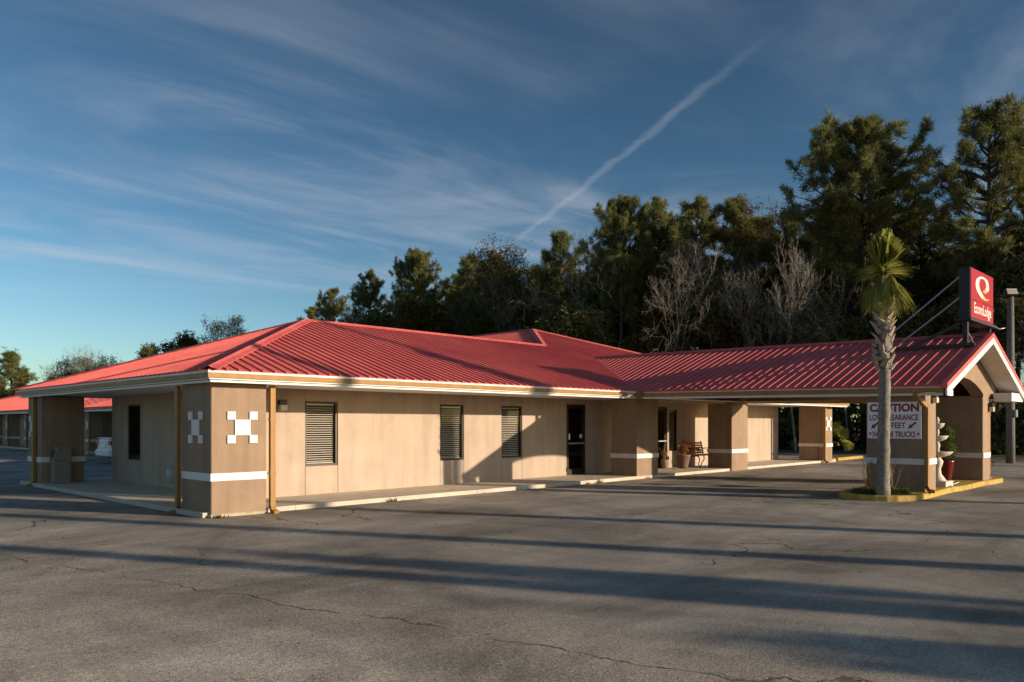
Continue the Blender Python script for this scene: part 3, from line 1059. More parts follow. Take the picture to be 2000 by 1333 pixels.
def long_strip(x, w0, w1, y0, y1, za, zb_, name, mat, sx=-1):
    """strip along a canopy eave that follows its fall; za/zb are heights relative to the eave"""
    xa, xb = x + sx * w0, x + sx * w1
    vs = []
    for y in (y0, y1):
        e = zc_eave(y)
        vs += [(xa, y, e + za), (xb, y, e + za), (xb, y, e + zb_), (xa, y, e + zb_)]
    return MB().add(vs, [(0, 1, 2, 3), (7, 6, 5, 4), (0, 4, 5, 1), (1, 5, 6, 2), (2, 6, 7, 3), (3, 7, 4, 0)]).build(name, mat, canopy)


for x, sx in ((CX0, -1), (CX1, 1)):
    long_strip(x, 0.012, -0.04, CY0 - .02, CY1 + .0, -.030, .000, 'eave_trim', 'red_metal', sx)
    long_strip(x, 0.004, -0.030, CY0 - .02, CY1 + .06, -.052, -.032, 'drip_edge', 'white_trim', sx)
    long_strip(x, 0.0, -0.10, CY0 - .02, CY1 + .06, -.155, -.055, 'gutter', 'gutter_tan', sx)
    long_strip(x, -0.05, -0.13, CY0 - .09, CY1 + .09, -.220, -.160, 'fascia', 'white_trim', sx)
    # soffit of the side overhang
    long_strip(x, -0.131, -0.34 if sx < 0 else -1.45, CY0 - .09, -7.90, -.185, -.165, 'soffit', 'soffit', sx)
# gutter end box where the two eaves meet
MB().bbox(12.18, 12.50, -.57, -.40, 2.455, 2.60, .006).build('gutter_box', 'gutter_tan', canopy)

# gable end: red rake trim, white rake board, sloping soffit, arched gable wall
for sx, xe in ((-1, CX0), (1, CX1)):
    ze, zr = zc_eave(CY1), zc_ridge(CY1)
    xo = xe + sx * .03
    t = (zr - ze) / abs(CXR - xe)
    zo = ze - .03 * t

    def rake(y0, y1, za, zb_, xend, name, mat):
        ztop_end = zr - abs(CXR - xend) * t
        vs = []
        for y in (y0, y1):
            vs += [(xend, y, ztop_end + za), (CXR, y, zr + za), (CXR, y, zr + zb_), (xend, y, ztop_end + zb_)]
        MB().add(vs, [(0, 1, 2, 3), (7, 6, 5, 4), (0, 4, 5, 1), (1, 5, 6, 2), (2, 6, 7, 3), (3, 7, 4, 0)]).build(name, mat, canopy)
    rake(CY1 - .028, CY1 + .10, -.055, .055, xo, 'rake_trim', 'red_metal')
    rake(CY1 - .020, CY1 + .02, -.215, -.057, xe, 'rake_board', 'white_trim')
    rake(CY1 + .021, -7.88, -.19, -.17, xe - sx * .14, 'rake_soffit', 'soffit')
    # boxed return at the foot of the rake
    a, b = (xe + .002, xe + .42) if sx < 0 else (xe - 1.35, xe - .002)
    if sx < 0:
        MB().bbox(a, b, CY1 - .018, CY1 + .02, ze - .225, ze - .098, .002).build('eave_return', 'white_trim', canopy)
    else:
        MB().bbox(a, b - .12, CY1 + .03, -7.92, ze - .225, ze + .0, .004).build('eave_return', 'white_trim', canopy)

PN = (12.62, 13.35, -7.87, -6.60); PF = (17.28, 17.95, -7.86, -6.55)
GWX0, GWX1 = PN[0], 18.6
mb = MB()
n = 28
xs_ = [PN[1] + (PF[0] - PN[1]) * i / n for i in range(n + 1)]


def arch_z(x):
    u = (x - PN[1]) / (PF[0] - PN[1]) * 2 - 1
    return 2.46 + 0.36 * (1 - abs(u) ** 2.3)


def under(x):
    return zc_ridge(-7.87) - roof_drop(x) - .045


zt = 2.385
low_poly = [(PN[0], zt), (PN[1], zt)] + [(x, arch_z(x)) for x in xs_] + [(PF[0], zt), (GWX1, zt)]
ring_top = [(x, under(x)) for x, _ in low_poly]
vs = []; fs = []
for y in (-7.865, -7.55):
    vs += [(x, y, z) for x, z in low_poly] + [(x, y, max(zz, z + .02)) for (x, z), (_, zz) in zip(low_poly, ring_top)]
k = len(low_poly)
for i in range(k - 1):
    fs.append((i, i + 1, k + i + 1, k + i)); fs.append((2 * k + i + 1, 2 * k + i, 3 * k + i, 3 * k + i + 1))
    fs.append((i + 1, i, 2 * k + i, 2 * k + i + 1)); fs.append((k + i, k + i + 1, 3 * k + i + 1, 3 * k + i))
mb.add(vs, fs).build('arched_gable', 'pillar_stucco', canopy)
# board lining of the vault
for sx in (-1, 1):
    xe = PN[0] + .30 if sx < 0 else 18.3
    ps = []
    for x, y in ((CXR, -7.5), (CXR, -.2), (xe, -.2), (xe, -7.5)):
        ps.append((x, y, zc_ridge(y) - roof_drop(x) - .11))
    MB().slab(ps, 0, .02).build('vault_lining', 'vault_board', canopy)

# piers at the outer end
pn = pillar(canopy, *PN, 2.40, gz(13) + .115, foot=False, band=(.60, .735))
pf = pillar(canopy, *PF, 2.41, gz(17.5) + .115, foot=False, band=(.60, .735))
# pillars against the walkway
p1 = pillar(canopy, 12.95, 14.05, 0.10, 1.05, 2.41, gz(13.5), foot=False, band=(.61, .745))
p2 = pillar(canopy, 18.38, 19.50, 0.02, 0.95, 2.41, gz(19), foot=False, band=(.61, .745))
# side beams and the battened end panel over the walkway
MB().add([(12.66, .1, 2.42), (13.30, .1, 2.42), (13.30, -6.6, 2.395), (12.66, -6.6, 2.395),
          (12.66, .1, 2.60), (13.30, .1, 2.68), (13.30, -6.6, 2.62), (12.66, -6.6, 2.54)],
         [(3, 2, 1, 0), (4, 5, 6, 7), (0, 1, 5, 4), (1, 2, 6, 5), (2, 3, 7, 6), (3, 0, 4, 7)]).build('side_beam', 'beam_paint', canopy)
MB().add([(18.42, .02, 2.40), (18.70, .02, 2.40), (17.90, -6.56, 2.24), (17.62, -6.56, 2.24),
          (18.42, .02, 2.72), (18.70, .02, 2.72), (17.90, -6.56, 2.70), (17.62, -6.56, 2.70)],
         [(3, 2, 1, 0), (4, 5, 6, 7), (0, 1, 5, 4), (1, 2, 6, 5), (2, 3, 7, 6), (3, 0, 4, 7)]).build('side_beam', 'beam_paint', canopy)
MB().bbox(14.06, 18.37, .22, .40, 2.36, 2.43, .005).build('header_board', 'beam_paint', canopy)
pb = MB().box(13.3, 18.4, .36, .40, 2.432, 2.75).build('end_panel', 'vault_board', canopy)
x = 14.2
while x < 18.35:
    MB().bbox(x, x + .07, .30, .358, 2.432, 2.74, .004).build('batten', 'beam_paint', pb)
    x += .42

# downspouts of the canopy
downspout(canopy, 12.57, -7.915, 2.02, gz(12.5) + .12, (0, -1), top=(12.37, -7.74, 2.40))
downspout(canopy, 18.02, -7.80, 2.05, gz(18) + .1, (1, 0), top=(18.9, -7.75, 2.36))
# lamps on the gable side of the piers
for x, z in ((13.10, 2.30), (17.86, 2.16)):
    lb = MB().bbox(x - .08, x + .08, -7.97, -7.872, z - .03, z + .07, .01).build('pier_lamp', 'bronze_frame', canopy)
    MB().bbox(x - .075, x + .075, -7.985, -7.885, z - .16, z - .031, .01).build('lens', 'lamp_lens', lb)

# ------------------------------------------------------------------ traffic island, kerbs
def kerb_shape(name, outline, h, mat, label, cat=None, kind='structure'):
    m = MB()
    n = len(outline)
    inner = outline
    vs = [(x, y, gz(x) - .02) for x, y in outline] + [(x, y, gz(x) + h - .02) for x, y in outline]
    cx = sum(p[0] for p in outline) / n; cy = sum(p[1] for p in outline) / n
    ins = []
    for i, (x, y) in enumerate(outline):
        p0 = Vector(outline[i - 1]); p1 = Vector(outline[(i + 1) % n]); t = (p1 - p0).normalized(); q = Vector((x, y)) + Vector((-t.y, t.x)) * .02
        ins.append((q.x, q.y))
    vs += [(x, y, gz(x) + h) for x, y in ins]
    fs = [(i, (i + 1) % n, n + (i + 1) % n, n + i) for i in range(n)]
    fs += [(n + i, n + (i + 1) % n, 2 * n + (i + 1) % n, 2 * n + i) for i in range(n)]
    fs.append(tuple(range(2 * n, 3 * n)))
    o = m.add(vs, fs).build(name, mat)
    return tag(o, label, cat, kind=kind)


def island_outline():
    pts = []
    x0, x1, y0, y1 = 11.02, 19.6, -7.97, -6.35
    for k in range(13):                              # rounded end towards the drive lane
        a = math.pi / 2 + math.pi * k / 12
        pts.append((x0 + .83 + .83 * math.cos(a), (y0 + y1) / 2 + .835 * math.sin(a)))
    pts += [(12.8, y0 - .02), (14.2, y0 + .06), (15.5, y0), (17.0, y0 + .05), (18.4, y0 - .02)]
    for k in range(7):
        a = -math.pi / 2 + math.pi * k / 6
        pts.append((x1 - .8 + .8 * math.cos(a), (y0 + y1) / 2 + .82 * math.sin(a)))
    return pts


kerb_shape('kerb_island', island_outline(), .12, 'yellow_paint', 'yellow painted kerb island under the canopy piers')
o = [(27.5 + 0.0, .30), (31.2, .42), (31.4, .60), (31.3, 1.8), (27.5, 1.8)]
kerb_shape('kerb_bed', o, .12, 'yellow_paint', 'yellow edged planting bed beside the far end pillar')
m = MB(); m.add([(27.6, .55, gz(28) + .135), (31.1, .65, gz(31) + .135), (31.1, 1.7, gz(31) + .135), (27.6, 1.7, gz(28) + .135)], [(0, 1, 2, 3)])
tag(m.build('soil', 'forest_floor'), 'dark soil of the bed round the small fan palm', kind='structure')
m = MB()
pts = [(11.85 + .72 * math.cos(a), -7.19 + .62 * math.sin(a), gz(11.8) + .136) for a in [2 * math.pi * k / 20 for k in range(20)]]
m.add(pts, [tuple(range(20))])
tag(m.build('soil', 'forest_floor'), 'dark soil patch round the foot of the cabbage palm', kind='structure')
# blue painted bay seen past the end wall
m = MB(); m.add([(26.6, 12.2, gz(26.6) + .005), (31.0, 12.2, gz(31) + .005), (31.0, 16.5, gz(31) + .005), (26.6, 16.5, gz(26.6) + .005)], [(0, 1, 2, 3)])
tag(m.build('parking_marking', 'blue_paint'), 'blue painted bay seen past the end wall', kind='structure')


# ------------------------------------------------------------------ grass tufts and weeds
def blades(n, area, h, seed, w=.012, lean=.5):
    rng = np.random.default_rng(seed)
    V = []; F = []
    for i in range(n):
        x, y, z = area(rng)
        a = rng.uniform(0, 2 * math.pi); hh = h * rng.uniform(.5, 1.15); l = lean * hh * rng.uniform(.2, 1)
        dx, dy = math.cos(a), math.sin(a)
        o = len(V)
        V += [(x - dy * w, y + dx * w, z), (x + dy * w, y - dx * w, z), (x + dx * l * .4 + dy * w * .7, y + dy * l * .4 - dx * w * .7, z + hh * .6), (x + dx * l, y + dy * l, z + hh)]
        F += [(o, o + 1, o + 2), (o, o + 2, o + 3)]
    return V, F


def a_island(rng):
    r = math.sqrt(rng.uniform(0, 1)); a = rng.uniform(0, 2 * math.pi)
    return 11.85 + .66 * r * math.cos(a), -7.19 + .56 * r * math.sin(a), gz(11.8) + .135


V_, F_ = blades(1100, a_island, .10, 3)
tag(link('grass', np_mesh('grass', V_, F_, 'grass_green')), 'short weedy grass round the palm trunk on the yellow island', 'grass', kind='stuff')
for i, (x, y, n_, h_, lb) in enumerate(((3.98, .03, 26, .09, 'tiny weed in the kerb below the first blinded window'), (0.1, -.10, 40, .08, 'low weeds at the foot of the corner pillar'),
                                      (10.6, .04, 14, .07, 'single weed in the kerb left of the glass door'))):
    ar = lambda rng, x=x, y=y, i=i: (x + rng.normal(0, .05 if i != 1 else .09), y - abs(rng.normal(0, .03)), gz(x) - .01)
    V_, F_ = blades(n_, ar, h_, 10 + i, .010, .9)
    tag(link('weed', np_mesh('weed', V_, F_, 'grass_green')), lb, 'weed', kind='stuff')


rg_ = np.random.default_rng(9)
LV = []; LF = []
for i in range(420):
    if i < 200:
        x = rg_.uniform(1.2, 25); y = .05 - abs(rg_.normal(0, .25)); z = gz(x) + .008
    elif i < 270:
        x = rg_.uniform(2, 24); y = rg_.uniform(.3, 1.8); z = gz(x) + SL + .008
    else:
        x = rg_.uniform(-6, 14); y = rg_.uniform(-11, 0); z = gz(x) + .008
    a = rg_.uniform(0, 6.28); l = rg_.uniform(.012, .035); w_ = l * .45
    o = len(LV); c_, s_ = math.cos(a), math.sin(a)
    LV += [(x - c_ * l, y - s_ * l, z), (x - s_ * w_, y + c_ * w_, z + rg_.uniform(0, .015)), (x + c_ * l, y + s_ * l, z + .004), (x + s_ * w_, y - c_ * w_, z + rg_.uniform(0, .015))]
    LF.append((o, o + 1, o + 2, o + 3))
tag(link('leaf_litter', np_mesh('leaf_litter', LV, LF, 'dry_leaves')), 'dry leaves scattered along the kerb and the lot', 'leaves', kind='stuff')

# ------------------------------------------------------------------ caution sign on the near pier
cs = empty('caution_sign', (12.60, -7.215, 1.75), 'white warning board with red capitals fixed to the canopy pier', 'sign')
MB().bbox(12.585, 12.597, -7.795, -6.635, 1.335, 2.165, .003).build('board', 'sign_white', cs)


def cap_text(body, yc, zc, w, h, bold):
    me = text_mesh(body, w, h, 'letter_red', bold, .003)
    o = child('lettering', me, cs)
    o.location = (12.584 - 12.60, yc + 7.215, zc - 1.75)
    o.rotation_euler = (0, 0, R(-90))
    return o


cap_text('CAUTION', -7.215, 2.035, 1.06, .185, .045)
cap_text('LOW CLEARANCE', -7.21, 1.815, 1.05, .135, .022)
cap_text('FEET', -7.32, 1.635, .30, .130, .022)
cap_text('NO SEMI TRUCKS', -7.215, 1.435, .92, .135, .022)
for yc in (-6.70, -7.735):
    cap_text('*', yc, 1.445, .065, .07, .02)
for yc in (-6.80, -7.60):
    m = MB()
    a = Vector((12.5835, yc - .085, 1.705)); b = Vector((12.5835, yc + .085, 1.56))
    t = (b - a).normalized(); s = Vector((0, -t.z, t.y))
    pts = [a + s * .022, a - s * .022, a + (b - a) * .55 - s * .022, a + (b - a) * .55 - s * .055, b, a + (b - a) * .55 + s * .055, a + (b - a) * .55 + s * .022]
    n = len(pts)
    m.add([(p.x, p.y, p.z) for p in pts] + [(p.x - .002, p.y, p.z) for p in pts], [tuple(range(n)), tuple(range(n, 2 * n))[::-1]] + [(i, n + i, n + (i + 1) % n, (i + 1) % n) for i in range(n)])
    m.build('arrow', 'letter_red', cs)
m = MB()
for yc in (-6.66, -7.215, -7.77):
    for z in (1.36, 2.14):
        m.box(12.582, 12.586, yc - .007, yc + .007, z - .007, z + .007)
for j, yc in enumerate((-6.66, -7.77)):
    m.box(12.582, 12.586, yc - .007, yc + .007, 1.743, 1.757)
m.build('screw', 'galvanised', cs)

# ------------------------------------------------------------------ lit-box sign on the canopy ridge
SGX0, SGX1, SGY, SGZ0, SGZ1 = 14.98, 17.02, -8.15, 4.22, 5.45
rs = empty('rooftop_sign', (16.0, -8.05, 3.5), 'red and black box sign standing on the canopy ridge', 'sign')
MB().bbox(SGX0, SGX1, SGY, SGY + .24, SGZ0, SGZ1, .01).build('cabinet', 'sign_black', rs)
fc = MB().bbox(SGX0 + .025, SGX1 - .025, SGY - .012, SGY - .001, SGZ0 + .46, SGZ1 - .02, .003).build('face', 'sign_red', rs)
fc2 = MB().bbox(SGX0 + .025, SGX1 - .025, SGY - .012, SGY - .001, SGZ0 + .02, SGZ0 + .45, .003).build('face', 'sign_red', rs)


def swirl():
    """the looping ribbon of the emblem, as a flat raised shape: outer and inner edge from the tail to the curled tip"""
    outer = [(.85, .76), (.71, .875), (.54, .885), (.37, .80), (.24, .665), (.193, .515), (.22, .32), (.32, .215), (.44, .145), (.61, .145), (.73, .20), (.787, .375), (.78, .505), (.695, .605), (.61, .655), (.525, .64)]
    inner = [(.83, .782), (.68, .825), (.54, .75), (.44, .665), (.363, .55), (.342, .44), (.36, .315), (.40, .245), (.464, .21), (.576, .21), (.644, .285), (.664, .38), (.644, .475), (.61, .525), (.56, .57), (.51, .60)]
    x0, w_, zt_, h_ = SGX0 + .025, 1.99, SGZ1 - .02, .75

    def smooth_path(pts, m=5):
        out = []
        P = [Vector((p[0], p[1])) for p in pts]
        for i in range(len(P) - 1):
            p0, p1, p2, p3 = P[max(i - 1, 0)], P[i], P[i + 1], P[min(i + 2, len(P) - 1)]
            for k in range(m):
                t = k / m
                out.append(.5 * ((2 * p1) + (p2 - p0) * t + (2 * p0 - 5 * p1 + 4 * p2 - p3) * t * t + (3 * p1 - p0 - 3 * p2 + p3) * t ** 3))
        out.append(P[-1])
        return [(x0 + p.x * w_, zt_ - p.y * h_) for p in out]
    O, I = smooth_path(outer), smooth_path(inner)
    y0, y1 = SGY - .016, SGY - .0125
    for lo, hi, mat in ((0, 11, 'logo_gold'), (11, 62, 'letter_cream'), (62, len(O) - 1, 'logo_gold')):
        m = MB(); vs = []; fs = []
        for i in range(lo, hi + 1):
            vs += [(O[i][0], y0, O[i][1]), (I[i][0], y0, I[i][1]), (O[i][0], y1, O[i][1]), (I[i][0], y1, I[i][1])]
        for i in range(hi - lo):
            q = i * 4; c = q + 4
            fs += [(q, q + 1, c + 1, c), (q + 2, c + 2, c + 3, q + 3), (q, c, c + 2, q + 2), (q + 1, q + 3, c + 3, c + 1)]
        m.add(vs, fs).build('emblem', mat, fc)


swirl()
me = text_mesh('EconoLodge', 1.52, .34, 'letter_cream', .012, .004)
o = child('lettering', me, fc2)
o.location = ((SGX0 + SGX1) / 2 + .02, SGY - .0125, SGZ0 + .235)
# steel stand
def roofz(x, y):
    return zc_ridge(y) - roof_drop(x) + lift


MB().bbox(SGX0 - .12, SGX1 + .18, SGY - .05, SGY + .30, SGZ0 - .075, SGZ0 - .002, .006).build('shelf', 'sign_black', rs)
for x in (SGX0 + .02, SGX1 + .0):
    MB().bbox(x - .055, x + .055, SGY + .05, SGY + .16, roofz(x, SGY) + .02, SGZ0 - .077, .006).build('post', 'sign_black', rs)
    z0 = roofz(x, SGY) + .055
    MB().add([(x - .05, SGY - .10, z0 - .03), (x + .05, SGY - .10, z0 - .03), (x + .05, SGY + 1.75, z0 - .01), (x - .05, SGY + 1.75, z0 - .01),
              (x - .05, SGY - .10, z0 + .05), (x + .05, SGY - .10, z0 + .05), (x + .05, SGY + 1.75, z0 + .07), (x - .05, SGY + 1.75, z0 + .07)],
             [(3, 2, 1, 0), (4, 5, 6, 7), (0, 1, 5, 4), (1, 2, 6, 5), (2, 3, 7, 6), (3, 0, 4, 7)]).build('base_rail', 'sign_black', rs)
    MB().bar((x, SGY + .20, SGZ0 - .10), (x, SGY + 1.25, z0 + .07), .07, .07).build('brace', 'sign_black', rs)
for x, z in ((SGX0 + .03, SGZ1 - .22), (SGX0 + .03, SGZ0 + .50)):
    for xx in (x,):
        MB().tube([(xx, SGY + .24, z), (xx + (.35 if xx < 16 else -.35), SGY + 2.3 - (.55 if z < 5 else 0), roofz(xx + .35, SGY + 2.2) + .05)], .022, 8).build('stay', 'galvanised', rs)
m = MB(); p = []
for k in range(9):
    t = k / 8; p.append((SGX0 + .10 + .12 * math.sin(t * 3), SGY + .1 - .25 * t + .1, SGZ0 - .12 - t * (SGZ0 - .12 - roofz(15, -8.1) - .06)))
m.tube(p, .012, 6).build('cable', 'hose', rs)

# ------------------------------------------------------------------ light pole with floodlights
pole = empty('light_pole', (30.6, -5.6, gz(30.6)), 'weathered wooden light pole with floodlights at the lot edge', 'light pole')
m = MB(); m.tube([(0, 0, -.2), (0, 0, 2.5), (.02, 0, 6.7)], [.17, .155, .12], 12); child('shaft', m.mesh('shaft', 'pole_wood', True), pole)
ca, sa = math.cos(YAW - R(90)), math.sin(YAW - R(90))


def flood(x, z, tilt):
    m = MB(); m.bbox(-.24, .24, -.12, .12, -.16, .16, .03); me = m.mesh('floodlight', 'bronze_frame')
    o = child('floodlight', me, pole); o.location = (x * ca, x * sa, z); o.rotation_euler = (R(tilt), 0, YAW - R(90))
    m = MB()
    for k in range(3):
        m.bbox(-.21, .21, -.135, -.121, -.12 + k * .09, -.06 + k * .09, .003)
    l = child('lens', m.mesh('lens', 'lamp_lens'), o)
    return o


flood(.0, 6.86, -25); flood(-.98, 6.1, 30)
m = MB(); m.tube([(0, 0, 5.5), (-.45 * ca, -.45 * sa, 5.4), (-.75 * ca, -.75 * sa, 5.55), (-.95 * ca, -.95 * sa, 6.0)], .03, 8); child('bracket', m.mesh('bracket', 'galvanised', True), pole)
m = MB(); m.tube([(.1 * ca, .1 * sa, 6.0), (.6 * ca, .6 * sa, 5.3), (1.4 * ca, 1.4 * sa, 4.9), (3.5 * ca, 3.5 * sa - .5, 4.6), (9 * ca, 9 * sa - 3, 5.2)], .02, 6); child('cable', m.mesh('cable', 'rubber', True), pole)
m = MB(); m.bbox(-.10, .10, -.24, -.15, 1.85, 2.15, .01); child('junction_box', m.mesh('junction_box', 'galvanised'), pole)


# ------------------------------------------------------------------ palms
def fan_mesh(name, n, length, spread, seed, trim=1.0, petiole=.45, droop=.35, mat='palm_green', wleaf=.028):
    """one costapalmate fan leaf: petiole along +X from the origin, then folded segments"""
    rng = np.random.default_rng(seed)
    V = []; F = []
    pw = .014
    V += [(0, -pw, 0), (0, pw, 0), (petiole, pw * .7, .0), (petiole, -pw * .7, .0), (0, 0, -.02), (petiole, 0, -.015)]
    F += [(0, 3, 2), (0, 2, 1), (0, 4, 5), (0, 5, 3), (1, 2, 5), (1, 5, 4)]
    for i in range(n):
        a = (i / (n - 1) - .5) * 2 * spread + rng.normal(0, .02)
        L_ = length * (1 - .25 * abs(a) / spread) * rng.uniform(.9, 1.05) * trim
        prev = None
        K = 4
        for k in range(K + 1):
            t = k / K
            r = L_ * t
            w = wleaf * (0.35 + 1.3 * t if t < .5 else 1.0 - .75 * (t - .5) / .5) * (1 if trim > .95 else (1 if t < .5 else 1.3))
            z = -droop * L_ * t * t * (1 + .6 * abs(a)) + .06 * math.cos(a * 1.5)
            cx, cy = petiole - .08 + r * math.cos(a), r * math.sin(a)
            px, py = -math.sin(a), math.cos(a)
            o = len(V)
            V += [(cx + px * w, cy + py * w, z + w * .6), (cx, cy, z - w * .35), (cx - px * w, cy - py * w, z + w * .6)]
            if prev is not None:
                F += [(prev, prev + 1, o + 1), (prev, o + 1, o), (prev + 1, prev + 2, o + 2), (prev + 1, o + 2, o + 1)]
            prev = o
    return np_mesh(name, V, F, mat)


def place_frond(me, parent, z, yaw, pitch, roll=0.0, s=1.0, r=0.05):
    o = child('frond', me, parent)
    o.location = (r * math.cos(yaw), r * math.sin(yaw), z)
    o.rotation_mode = 'QUATERNION'
    q = Quaternion((0, 0, 1), yaw) @ Quaternion((0, 1, 0), -pitch) @ Quaternion((1, 0, 0), roll)
    o.rotation_quaternion = q
    o.scale = (s, s, s)
    return o


palm = empty('palm_tree', (11.30, -7.45, gz(11.2) + .12), 'booted cabbage palm growing from the yellow kerb island', 'palm')
rng = random.Random(4)
m = MB()
prof = []; pts = []
for k in range(28):
    t = k / 27; z = 4.55 * t
    pts.append((.02 * math.sin(t * 5), .02 * math.cos(t * 4), z - .05)); prof.append((.148 - .03 * min(1, t * 3) + .008 * math.sin(k * 2.4) - (.02 if t > .85 else 0)))
m.tube(pts, prof, 16); child('trunk', m.mesh('trunk', 'palm_bark', True), palm)
boot = MB()
boot.add([(0, -.06, 0), (0, .06, 0), (.02, .04, .10), (.02, -.04, .10), (.06, -.016, .21), (.06, .016, .21), (.045, -.05, .01), (.045, .05, .01), (.055, 0.03, .11), (.055, -.03, .11)],
         [(0, 6, 7, 1), (6, 9, 8, 7), (9, 4, 5, 8), (0, 3, 9, 6), (3, 4, 9), (1, 7, 8, 2), (2, 8, 5), (0, 1, 2, 3), (3, 2, 5, 4)])
boot_me = boot.mesh('leaf_base', 'leaf_base_bark')
k = 0; z = 2.62
while z < 4.45:
    a = k * 2.399963
    o = child('leaf_base', boot_me, palm)
    o.location = (.100 * math.cos(a), .100 * math.sin(a), z)
    o.rotation_mode = 'QUATERNION'
    o.rotation_quaternion = Quaternion((0, 0, 1), a) @ Quaternion((0, 1, 0), rng.uniform(.15, .55)) @ Quaternion((1, 0, 0), rng.choice((-1, 1)) * rng.uniform(.2, .6))
    s = rng.uniform(.85, 1.25); o.scale = (s * 1.2, s * 1.15, s)
    z += .027; k += 1
fan_up = [fan_mesh('frond', 15, .74, R(44), 11, .80, .40, .02, wleaf=.036), fan_mesh('frond', 14, .68, R(38), 12, .85, .46, .05, wleaf=.036)]
fan_dn = [fan_mesh('frond', 24, .62, R(62), 13, 1.0, .26, 1.5, wleaf=.018), fan_mesh('frond', 22, .55, R(55), 14, 1.0, .22, 1.9, wleaf=.018)]
for i in range(11):
    place_frond(fan_up[i % 2], palm, 4.52 + .05 * rng.random(), i * 2.3999, R(rng.uniform(70, 88)), rng.uniform(-.8, .8), rng.uniform(.95, 1.22))
for i in range(15):
    place_frond(fan_dn[i % 2], palm, 4.60 + .14 * rng.random(), i * 2.3999 + .6, R(rng.uniform(60, 84)), rng.uniform(-.3, .3), rng.uniform(.34, .44))
for i in range(22):
    place_frond(fan_dn[(i + 1) % 2], palm, 4.46 + .16 * rng.random(), i * 2.3999 + 1.1, R(rng.uniform(-50, 25)), rng.uniform(-.3, .3), rng.uniform(.46, .68))
dead = fan_mesh('frond', 14, .55, R(30), 15, 1.0, .24, 1.2, 'dry_leaves', .014)
for i in range(5):
    place_frond(dead, palm, 4.38, i * 1.9 + .3, R(rng.uniform(-70, -35)), rng.uniform(-.4, .4), rng.uniform(.5, .75))

sp = empty('fan_palm', (28.3, .95, gz(28) + .10), 'small sunlit fan palm in the yellow edged bed', 'palm')
m = MB(); m.tube([(0, 0, -.05), (.02, 0, .35), (.05, .02, .75)], [.17, .14, .10], 10); child('trunk', m.mesh('trunk', 'pine_bark', True), sp)
big_fan = [fan_mesh('frond', 22, .62, R(80), 21, 1, .70, .10, wleaf=.034), fan_mesh('frond', 20, .58, R(74), 22, 1, .62, .16, wleaf=.034)]
rv = math.atan2(-math.cos(YAW), math.sin(YAW))
for dy, p, r_ in ((-.15, 62, .9), (.35, 38, 1.0), (-.5, 30, -.8), (3.2, 62, .5), (2.8, 35, -.9), (1.5, 60, .4), (-1.6, 45, .3), (.1, -5, .6), (3.0, -15, .3)):
    place_frond(rng.choice(big_fan), sp, .72, rv + dy, R(p), r_, rng.uniform(.85, 1.05), .06)


# dry stalks on the island
def stalk_plant(name, loc, n, h, spread, seed, label, leaves='dry_leaves', stem='dry_stem', nl=9, ls=.03, cat='plant', parent=None):
    rg = random.Random(seed)
    if parent is None:
        e = empty(name, loc, label, cat)
    else:
        e = parent
    m = MB(); V = []; F = []
    for i in range(n):
        a = rg.uniform(0, 6.28); l = spread * rg.uniform(.2, 1); hh = h * rg.uniform(.55, 1)
        b = Vector((rg.uniform(-.06, .06), rg.uniform(-.06, .06), 0)); t = Vector((b.x + l * math.cos(a), b.y + l * math.sin(a), hh))
        mid = (b + t) / 2 + Vector((rg.uniform(-.03, .03), rg.uniform(-.03, .03), hh * .08))
        m.tube([b, mid, t], [.006, .005, .003], 5)
        for k in range(nl):
            u = rg.uniform(.35, 1.02); c = b.lerp(t, u) + Vector((rg.uniform(-.03, .03), rg.uniform(-.03, .03), rg.uniform(-.02, .03)))
            d1 = Vector((rg.uniform(-1, 1), rg.uniform(-1, 1), rg.uniform(-.6, .8))).normalized() * ls * rg.uniform(.7, 1.4); d2 = d1.orthogonal().normalized() * ls * .45
            o = len(V); V += [c - d2 * .2, c + d1 * .5 + d2, c + d1, c + d1 * .5 - d2]; F += [(o, o + 1, o + 2, o + 3)]
    if parent is None:
        child('stem', m.mesh('stem', stem), e)
        child('leaves', np_mesh('leaves', [tuple(v) for v in V], F, leaves), e)
    else:
        o = child('stem', m.mesh('stem', stem), e); o.location = loc
        o = child('foliage', np_mesh('foliage', [tuple(v) for v in V], F, leaves), e); o.location = loc
    return e


stalk_plant('dry_plant', (11.55, -7.02, gz(11.5) + .12), 12, .78, .22, 5, 'dried yellow stalks left of the palm trunk on the island')
stalk_plant('dry_plant', (12.02, -7.35, gz(12) + .12), 9, .72, .20, 6, 'thin dried stalks between the palm trunk and the pier')
stalk_plant('dry_plant', (19.0, -7.55, gz(19) + .12), 8, .62, .25, 7, 'small reddish plant beside the far pier downspout', 'olive_leaves', 'dry_stem', 12, .05)

